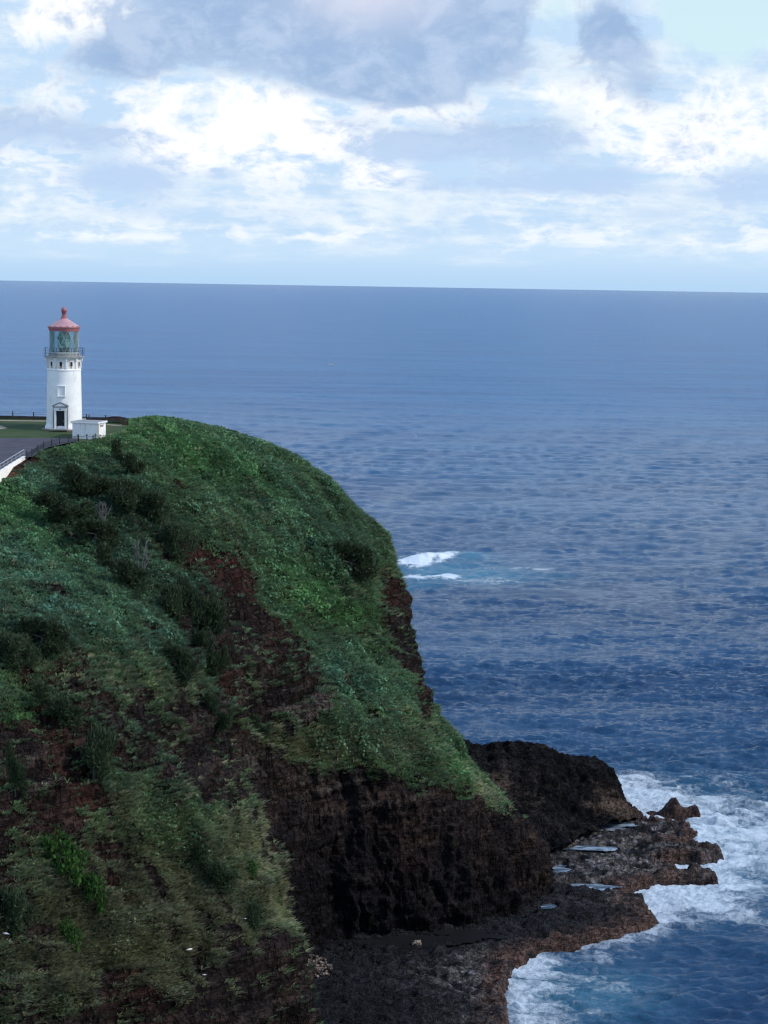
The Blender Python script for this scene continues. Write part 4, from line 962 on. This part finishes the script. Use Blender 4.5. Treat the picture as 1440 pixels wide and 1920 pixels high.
# the lens
ln = empty('lens', (0, 0, 10.05)); ln.parent = lh
mb = MB(); mb.lathe([(.55, 0), (.62, .05), (.62, .45), (.82, .52), (.82, .60), (.3, .62)], 24); mb.build('pedestal', M['lensframe'], ln, True)
prof = []
for i, t in enumerate(np.linspace(0, 1, 45)):
    z = .60 + 2.1 * t; r_ = .90 * math.sin(math.pi * (.17 + .66 * t)) ** .55 * (1.0 if t < .5 else 1 - .25 * (t - .5)) - (.04 if i % 2 else 0)
    prof.append((max(r_, .1), z))
mb = MB(); mb.lathe(prof, 32); mb.build('lens_glass', M['lens'], ln, True)
mb = MB()
for k in range(8):
    a = 2 * math.pi * k / 8 + .2
    mb.path([polar(a, r_ + .02, z) for r_, z in prof[::4]], .028, 5)
mb.lathe([(.2, 2.66), (.45, 2.62), (.40, 2.74), (.1, 2.8)], 20)
mb.build('lens_frame', M['lensframe'], ln, True)
mb = MB(); mb.box(polar(R(15), .93, 1.35), (.26, .06, .85), R(15)); mb.build('bullseye_panel', M['bars'], ln, bevel=.02)
rf = MB(); rf.lathe([(2.12, 13.30), (2.16, 13.36), (2.16, 13.42), (2.02, 13.52), (1.6, 13.80), (1.1, 14.12), (.62, 14.42), (.42, 14.58), (.38, 14.66), (.05, 14.7)], 60)
roof = rf.build('roof', M['redpale'], lh, True)
mb = MB(); mb.lathe([(1.85, 12.88), (1.98, 12.88), (1.98, 13.04), (2.04, 13.10), (2.04, 13.30), (2.13, 13.34), (2.19, 13.40), (2.17, 13.46), (2.10, 13.47)], 60); mb.build('eave_band', M['red'], roof, True)
for k in range(16):
    a = 2 * math.pi * (k + .5) / 16; MB().box(polar(a, 2.12, 13.52), (.12, .10, .14), a).build('eave_knob', M['red'], roof)
mb = MB(); mb.lathe([(.46, 14.55), (.44, 14.70), (.30, 14.78), (.27, 15.1), (.30, 15.2), (.36, 15.3)] + [(max(.39 * math.cos(t), .03), 15.62 + .39 * math.sin(t)) for t in np.linspace(-.9, 1.5, 14)] + [(.03, 16.02), (.02, 16.25)], 28)
mb.build('ball_vent', M['red'], roof, True)
# window with a boarded recess, and the door with its pediment
aw = R(-9)
def facing(a, r, z): return Matrix.Translation(polar(a, r, z)) @ Matrix.Rotation(a, 4, 'Z')
fm_ = facing(aw, rad_at(5), 5.05)
mb = MB()
mb.box((-.47, -.02, 0), (.10, .22, 1.36), M=fm_); mb.box((.47, -.02, 0), (.10, .22, 1.36), M=fm_); mb.box((0, -.02, .68), (1.06, .26, .12), M=fm_); mb.box((0, -.04, -.70), (1.14, .30, .12), M=fm_)
wf = mb.build('window_frame', M['white'], lh, bevel=.015)
mb = MB(); mb.box((0, .0, 0), (.84, .08, 1.26), M=fm_); mb.build('pane', M['white'], wf)
ad = R(-11); dm = facing(ad, rad_at(1) + .02, 0)
ds = empty('door_surround', (0, 0, 0)); ds.parent = lh
mb = MB()
for s_ in (-1, 1): mb.box((s_ * .70, -.10, 1.24), (.26, .62, 2.5), M=dm)
mb.build('jamb', M['white'], ds, bevel=.02)
mb = MB(); mb.box((0, -.12, 2.72), (1.74, .66, .46), M=dm); mb.build('lintel', M['white'], ds, bevel=.02)
mb = MB(); mb.box((0, -.16, 3.02), (1.96, .80, .14), M=dm)
for s_ in (-1, 1):
    mb.box((s_ * .92, -.12, 1.5), (.07, .50, 2.9), M=dm)
    a_, b_ = Vector((s_ * 1.02, 0, 3.14)), Vector((0, 0, 3.60))
    pts = [Vector((s_ * 1.02, -.55, 3.08)), Vector((0, -.55, 3.52)), Vector((0, -.55, 3.64)), Vector((s_ * 1.06, -.55, 3.18))]
    mb.poly([dm @ q_ for q_ in pts], h=dm.to_3x3() @ Vector((0, .70, 0)))
mb.build('cornice', M['greypaint'], ds)
mb = MB(); mb.poly([dm @ Vector((-.92, -.50, 3.085)), dm @ Vector((.92, -.50, 3.085)), dm @ Vector((0, -.50, 3.50))], h=dm.to_3x3() @ Vector((0, .5, 0))); mb.build('pediment', M['white'], ds)
mb = MB(); mb.box((0, -.46, 2.72), (.20, .05, .16), M=dm); mb.build('plaque', M['greypaint'], ds)
mb = MB(); mb.box((.0, .02, 1.24), (1.14, .10, 2.48), M=dm); dr = mb.build('door', M['dark'], lh)
mb = MB(); mb.box((.38, -.06, 1.1), (.05, .07, .14), M=dm); mb.build('handle', M['metal'], dr)
mb = MB(); mb.box((0, -.75, .05), (2.2, .9, .18), M=dm); mb.build('doorstep', M['stone'], lh, bevel=.02)
ap = MB(); ap.lathe([(2.4, -.3), (3.05, -.3), (3.05, -.02), (2.4, .02)], 40); ao = ap.build('stone_apron', M['pinkstone'], lh, True)

# ------------------------------------------------------------------ utility building, cabinet, timber panel
bc = onplat(183, 824.5); th = -math.atan2(bc[0], bc[1]) - R(20)
ub = empty('utility_building', bc, th)               # origin at the corner nearest the camera
ub.rotation_euler = (0, 0, math.atan2(-bc[0], bc[1]) * 1.0 - R(20))
W_, D_, Hb = 3.42, 3.1, 2.05
mb = MB(); mb.box((-W_ / 2, D_ / 2, Hb / 2 - .3), (W_, D_, Hb + .6)); mb.build('wall', M['white'], ub, bevel=.02)
mb = MB(); mb.box((-W_ / 2, D_ / 2, Hb + .09), (W_ + .34, D_ + .34, .20)); mb.build('fascia', M['white'], ub, bevel=.02)
mb = MB(); mb.box((-W_ / 2, D_ / 2, Hb + .21), (W_ + .24, D_ + .24, .05)); mb.build('roof', M['roofgrey'], ub)
mb = MB(); mb.box((.045, .10, 1.0), (.09, .16, 2.0)); mb.build('downpipe', M['rust'], ub)
mb = MB(); mb.box((.03, 1.5, 1.72), (.06, 1.1, .24)); mb.build('vent', M['roofgrey'], ub)
tag(ub, 'low white flat-roofed utility building in front of the lighthouse', 'building')
cp = onplat(157.5, 792.5)
cb = empty('utility_cabinet', cp, -view_az)
mb = MB(); mb.box((0, 0, .25), (.5, .4, .6)); mb.build('cabinet_box', M['white'], cb, bevel=.02)
mb = MB(); mb.box((0, 0, .575), (.56, .46, .05)); mb.build('lid', M['metal'], cb)
tag(cb, 'small pale cabinet at the right foot of the lighthouse', 'cabinet')
sp_ = onplat(235, 799)
sg = empty('timber_panel', sp_, .15)
for s_ in (-1, 1): MB().box((s_ * .34, 0, .48), (.12, .12, 1.16)).build('post', M['wood'], sg)
mb = MB(); mb.box((0, -.02, .42), (.56, .05, .62)); mb.build('board', M['wood'], sg, bevel=.01)
mb = MB(); mb.box((0, 0, .95), (.62, .08, .07)); mb.build('rail', M['wood'], sg)
tag(sg, 'dark wooden board between two posts at the seaward edge of the lawn', 'sign')

# ------------------------------------------------------------------ fences
wf_ = empty('wire_fence', onplat(24, 786)); w0 = Vector(wf_.location)
posts = [(-56, 783.5), (-16, 784.5), (24, 785.5), (63, 787), (101, 788), (162, 791), (167, 791.5), (198, 793), (259, 799), (301, 799), (313, 801)]
pp_ = []
for u, v in posts:
    b_ = Vector(onplat(u, v)); 
    if u > 280: b_ = Vector(hit(u, v + 4)[0]) - Vector((0, 0, .3))
    pp_.append(b_)
    MB().box(b_ - w0 + Vector((0, 0, .45)), (.13, .13, 1.2)).build('post', M['wood'], wf_)
mb = MB()
for z in (.45, .75, 1.0):
    for a, b in zip(pp_[:-1], pp_[1:]): mb.tube(a - w0 + Vector((0, 0, z)), b - w0 + Vector((0, 0, z)), .012, seg=4)
mb.build('wire', M['darkmetal'], wf_)
tag(wf_, 'dark post and wire fence along the seaward cliff edge behind the lighthouse', 'fence')

rp = [(147.5, 830), (163, 831), (174.5, 831), (178.5, 831), (187.5, 831.5)]
rf_ = empty('rope_fence', onplat(163, 830)); r0_ = Vector(rf_.location); tops = []
for (u, v), h_ in zip(rp, (.60, .74, .60, .82, .74)):
    b_ = Vector(onplat(u, v)) + Vector((0, 0, .42)); tops.append(b_ - r0_ + Vector((0, 0, h_ - .15)))
    MB().tube(b_ - r0_ - Vector((0, 0, .8)), b_ - r0_ + Vector((0, 0, h_)), .075, .065, 8).build('post', M['wood'], rf_)
mb = MB()
for a, b in zip(tops[:-1], tops[1:]):
    mb.path([a.lerp(b, t) - Vector((0, 0, .5 * t * (1 - t))) for t in np.linspace(0, 1, 7)], .03, 5)
e_ = tops[-1]; mb.path([e_, e_ + Vector((.5, .2, -.05)), e_ + Vector((1.0, .4, .12))], .03, 5)
mb.build('rope', M['rope'], rf_)
tag(rf_, 'short dark posts with slack rope in front of the utility building', 'fence')

pf = [(146, 827), (128, 830), (112, 832), (97, 836), (82, 841), (70, 848), (60, 855), (50, 860)]
pf3 = [Vector(onplat(u, v, .05)) for u, v in pf]; pk = empty('picket_fence', pf3[0])
for b_ in pf3: MB().box(b_ - pf3[0] + Vector((0, 0, .25)), (.10, .10, 1.3)).build('post', M['darkmetal'], pk)
mb = MB()
for a, b in zip(pf3[:-1], pf3[1:]):
    a = a - pf3[0]; b = b - pf3[0]; n_ = max(3, int((b - a).length / .2))
    for z in (.12, .66): mb.tube(a + Vector((0, 0, z)), b + Vector((0, 0, z)), .03, seg=4)
    for j in range(1, n_):
        q_ = a.lerp(b, j / n_); mb.tube(q_ + Vector((0, 0, .05)), q_ + Vector((0, 0, .74)), .02, seg=4)
mb.build('pickets', M['darkmetal'], pk)
tag(pk, 'dark metal picket fence curving round the end of the pavement', 'fence')

# ------------------------------------------------------------------ retaining wall and its railing
wl = [(45, 857), (22, 871), (0, 885), (-40, 911), (-120, 960)]
wl3 = [Vector(onplat(u, v, .0)) for u, v in wl]; wa = empty('retaining_wall', wl3[0])
mb = MB(); w0 = wl3[0]
nrm = [(Vector(((b - a).y, -(b - a).x, 0))).normalized() for a, b in zip(wl3[:-1], wl3[1:])]
bm = mb.bm; ringp = None
for i, b_ in enumerate(wl3):
    n_ = nrm[min(i, len(nrm) - 1)]
    if n_.x < 0: n_ = -n_
    q_ = b_ - w0
    ring = [bm.verts.new(q_ + n_ * .30 + Vector((0, 0, -2.4))), bm.verts.new(q_ + n_ * .18 + Vector((0, 0, .12))), bm.verts.new(q_ - n_ * .18 + Vector((0, 0, .12))), bm.verts.new(q_ - n_ * .18 + Vector((0, 0, -2.4)))]
    if ringp:
        for j in range(4): bm.faces.new((ringp[j], ringp[(j + 1) % 4], ring[(j + 1) % 4], ring[j]))
    else: bm.faces.new(ring)
    ringp = ring
bm.faces.new(ringp[::-1])
mb.build('wall_face', M['cream'], wa)
tag(wa, 'cream-painted retaining wall below the road at the left edge', 'wall')
ra = empty('handrail', wl3[0] + Vector((0, 0, .12))); 
for a, b in zip(wl3[:-1], wl3[1:]):
    L_ = (b - a).length; k_ = max(1, round(L_ / 1.9))
    for j in range(k_):
        q_ = a.lerp(b, j / k_) - wl3[0]; MB().tube(q_, q_ + Vector((0, 0, .78)), .035, seg=6).build('post', M['metal'], ra)
for z, r_ in ((.78, .05), (.40, .025)):
    MB().path([q_ - wl3[0] + Vector((0, 0, z)) for q_ in wl3], r_, 6).build('rail', M['metal'], ra)
tag(ra, 'grey metal handrail on top of the cream retaining wall', 'railing')

# ------------------------------------------------------------------ seabirds
def bird_parts(parent, flying):
    mb = MB(); mb.lathe([(.01, -.42), (.07, -.34), (.13, -.15), (.15, .05), (.11, .24), (.08, .32), (.085, .40), (.06, .47), (.01, .52)], 14, M=Matrix.Rotation(R(-90), 4, 'X') @ Matrix.Diagonal((1, .85, 1, 1)))
    body = mb.build('body', M['bird'], parent, True)
    MB().tube((0, .50, 0), (0, .66, -.02), .03, .008, 6).build('bill', M['bill'], parent)
    mb = MB(); mb.poly([(-.07, -.36, .01), (.07, -.36, .01), (.03, -.72, .0), (-.03, -.72, .0)], h=Vector((0, 0, .02))); mb.build('tail', M['bird'], parent)
    for s_ in (-1, 1):
        mb = MB()
        if flying: pts = [(s_ * .08, .18, .05), (s_ * .42, .26, .22), (s_ * .95, .02, .16), (s_ * .45, -.02, .17), (s_ * .08, -.16, .05)]
        else: pts = [(s_ * .14, .2, .06), (s_ * .17, .0, .10), (s_ * .06, -.55, .05), (s_ * .15, -.15, -.05)]
        mb.poly(pts, h=Vector((0, 0, .025))); mb.build('wing', M['birddark'] if (flying and s_ > 0) else M['bird'], parent)
for u, v, s_, lab in ((458, 1725, .62, 'white seabird on the flank edge beside the small dark bush'), (352, 1783, .55, 'white seabird resting on the dark rock left of and below the flank-edge bird'), (389, 1597, .40, 'small white seabird on the low green meadow'), (374, 1829, .34, 'tiny white seabird, lowest on the near cliff'), (2, 1752, .55, 'white seabird at the left edge low on the near flank')):
    b_, n_ = hit(u, v); b_ = b_ + n_ * .5
    t = empty('seabird', b_, random.uniform(-1.5, 1.5)); t.scale = (s_,) * 3; bird_parts(t, False); tag(t, lab, 'seabird', 'white seabirds roosting on the cliff')
for u, v, Yd, s_, rz, lab in ((620, 684, 300, .6, 1.2, 'small seabird flying over the open sea right of the lighthouse'), (780, 818, 330, .6, .4, 'white seabird flying low over the sea above the breaking waves')):
    t = empty('flying_seabird', at(u, v, Yd), rz); t.scale = (s_,) * 3; t.rotation_euler[1] = .5; bird_parts(t, True); tag(t, lab, 'seabird', 'seabirds in flight')

# ------------------------------------------------------------------ cobbles in the cove
cvs = []; cfs = []; ccs = []; off = 0
bmc = bmesh.new(); bmesh.ops.create_icosphere(bmc, subdivisions=1, radius=1.0)
iv = np.array([v.co[:] for v in bmc.verts]); iff = np.array([[v.index for v in f.verts] for f in bmc.faces]); bmc.free()
hk = {}
for j in range(900):
    a = rng.uniform(0, 6.28); r_ = math.sqrt(rng.uniform(0, 1))
    u = 582 + 42 * r_ * math.cos(a); v = 1806 + 18 * r_ * math.sin(a) + (u - 582) * .18
    b_ = onz(u, v, 1.9); ix = int((b_[0] - xs[0]) / gs); iy = int((b_[1] - ys[0]) / gs)
    if not (0 <= ix < len(xs) and 0 <= iy < len(ys)): continue
    b_[2] = H.reshape(len(ys), len(xs))[iy, ix] + .05
    s_ = rng.uniform(.10, .24) * np.array([1, rng.uniform(.7, 1.2), rng.uniform(.5, .8)])
    cvs.append(iv * s_ * (1 + .15 * rng.normal(size=(len(iv), 1))) + b_); cfs.append(iff + off); off += len(iv)
    ccs.append(np.tile(np.array([.20, .16, .14]) * rng.uniform(.35, 1.4), (len(iv), 1)))
cob = link('cobbles', mesh_np('cobbles', np.vstack(cvs), np.vstack(cfs), M['shelf'], True, {'col': np.vstack(ccs)}))
tag(cob, 'patch of pale grey cobbles at the inner end of the cove', 'cobbles', kind='stuff')
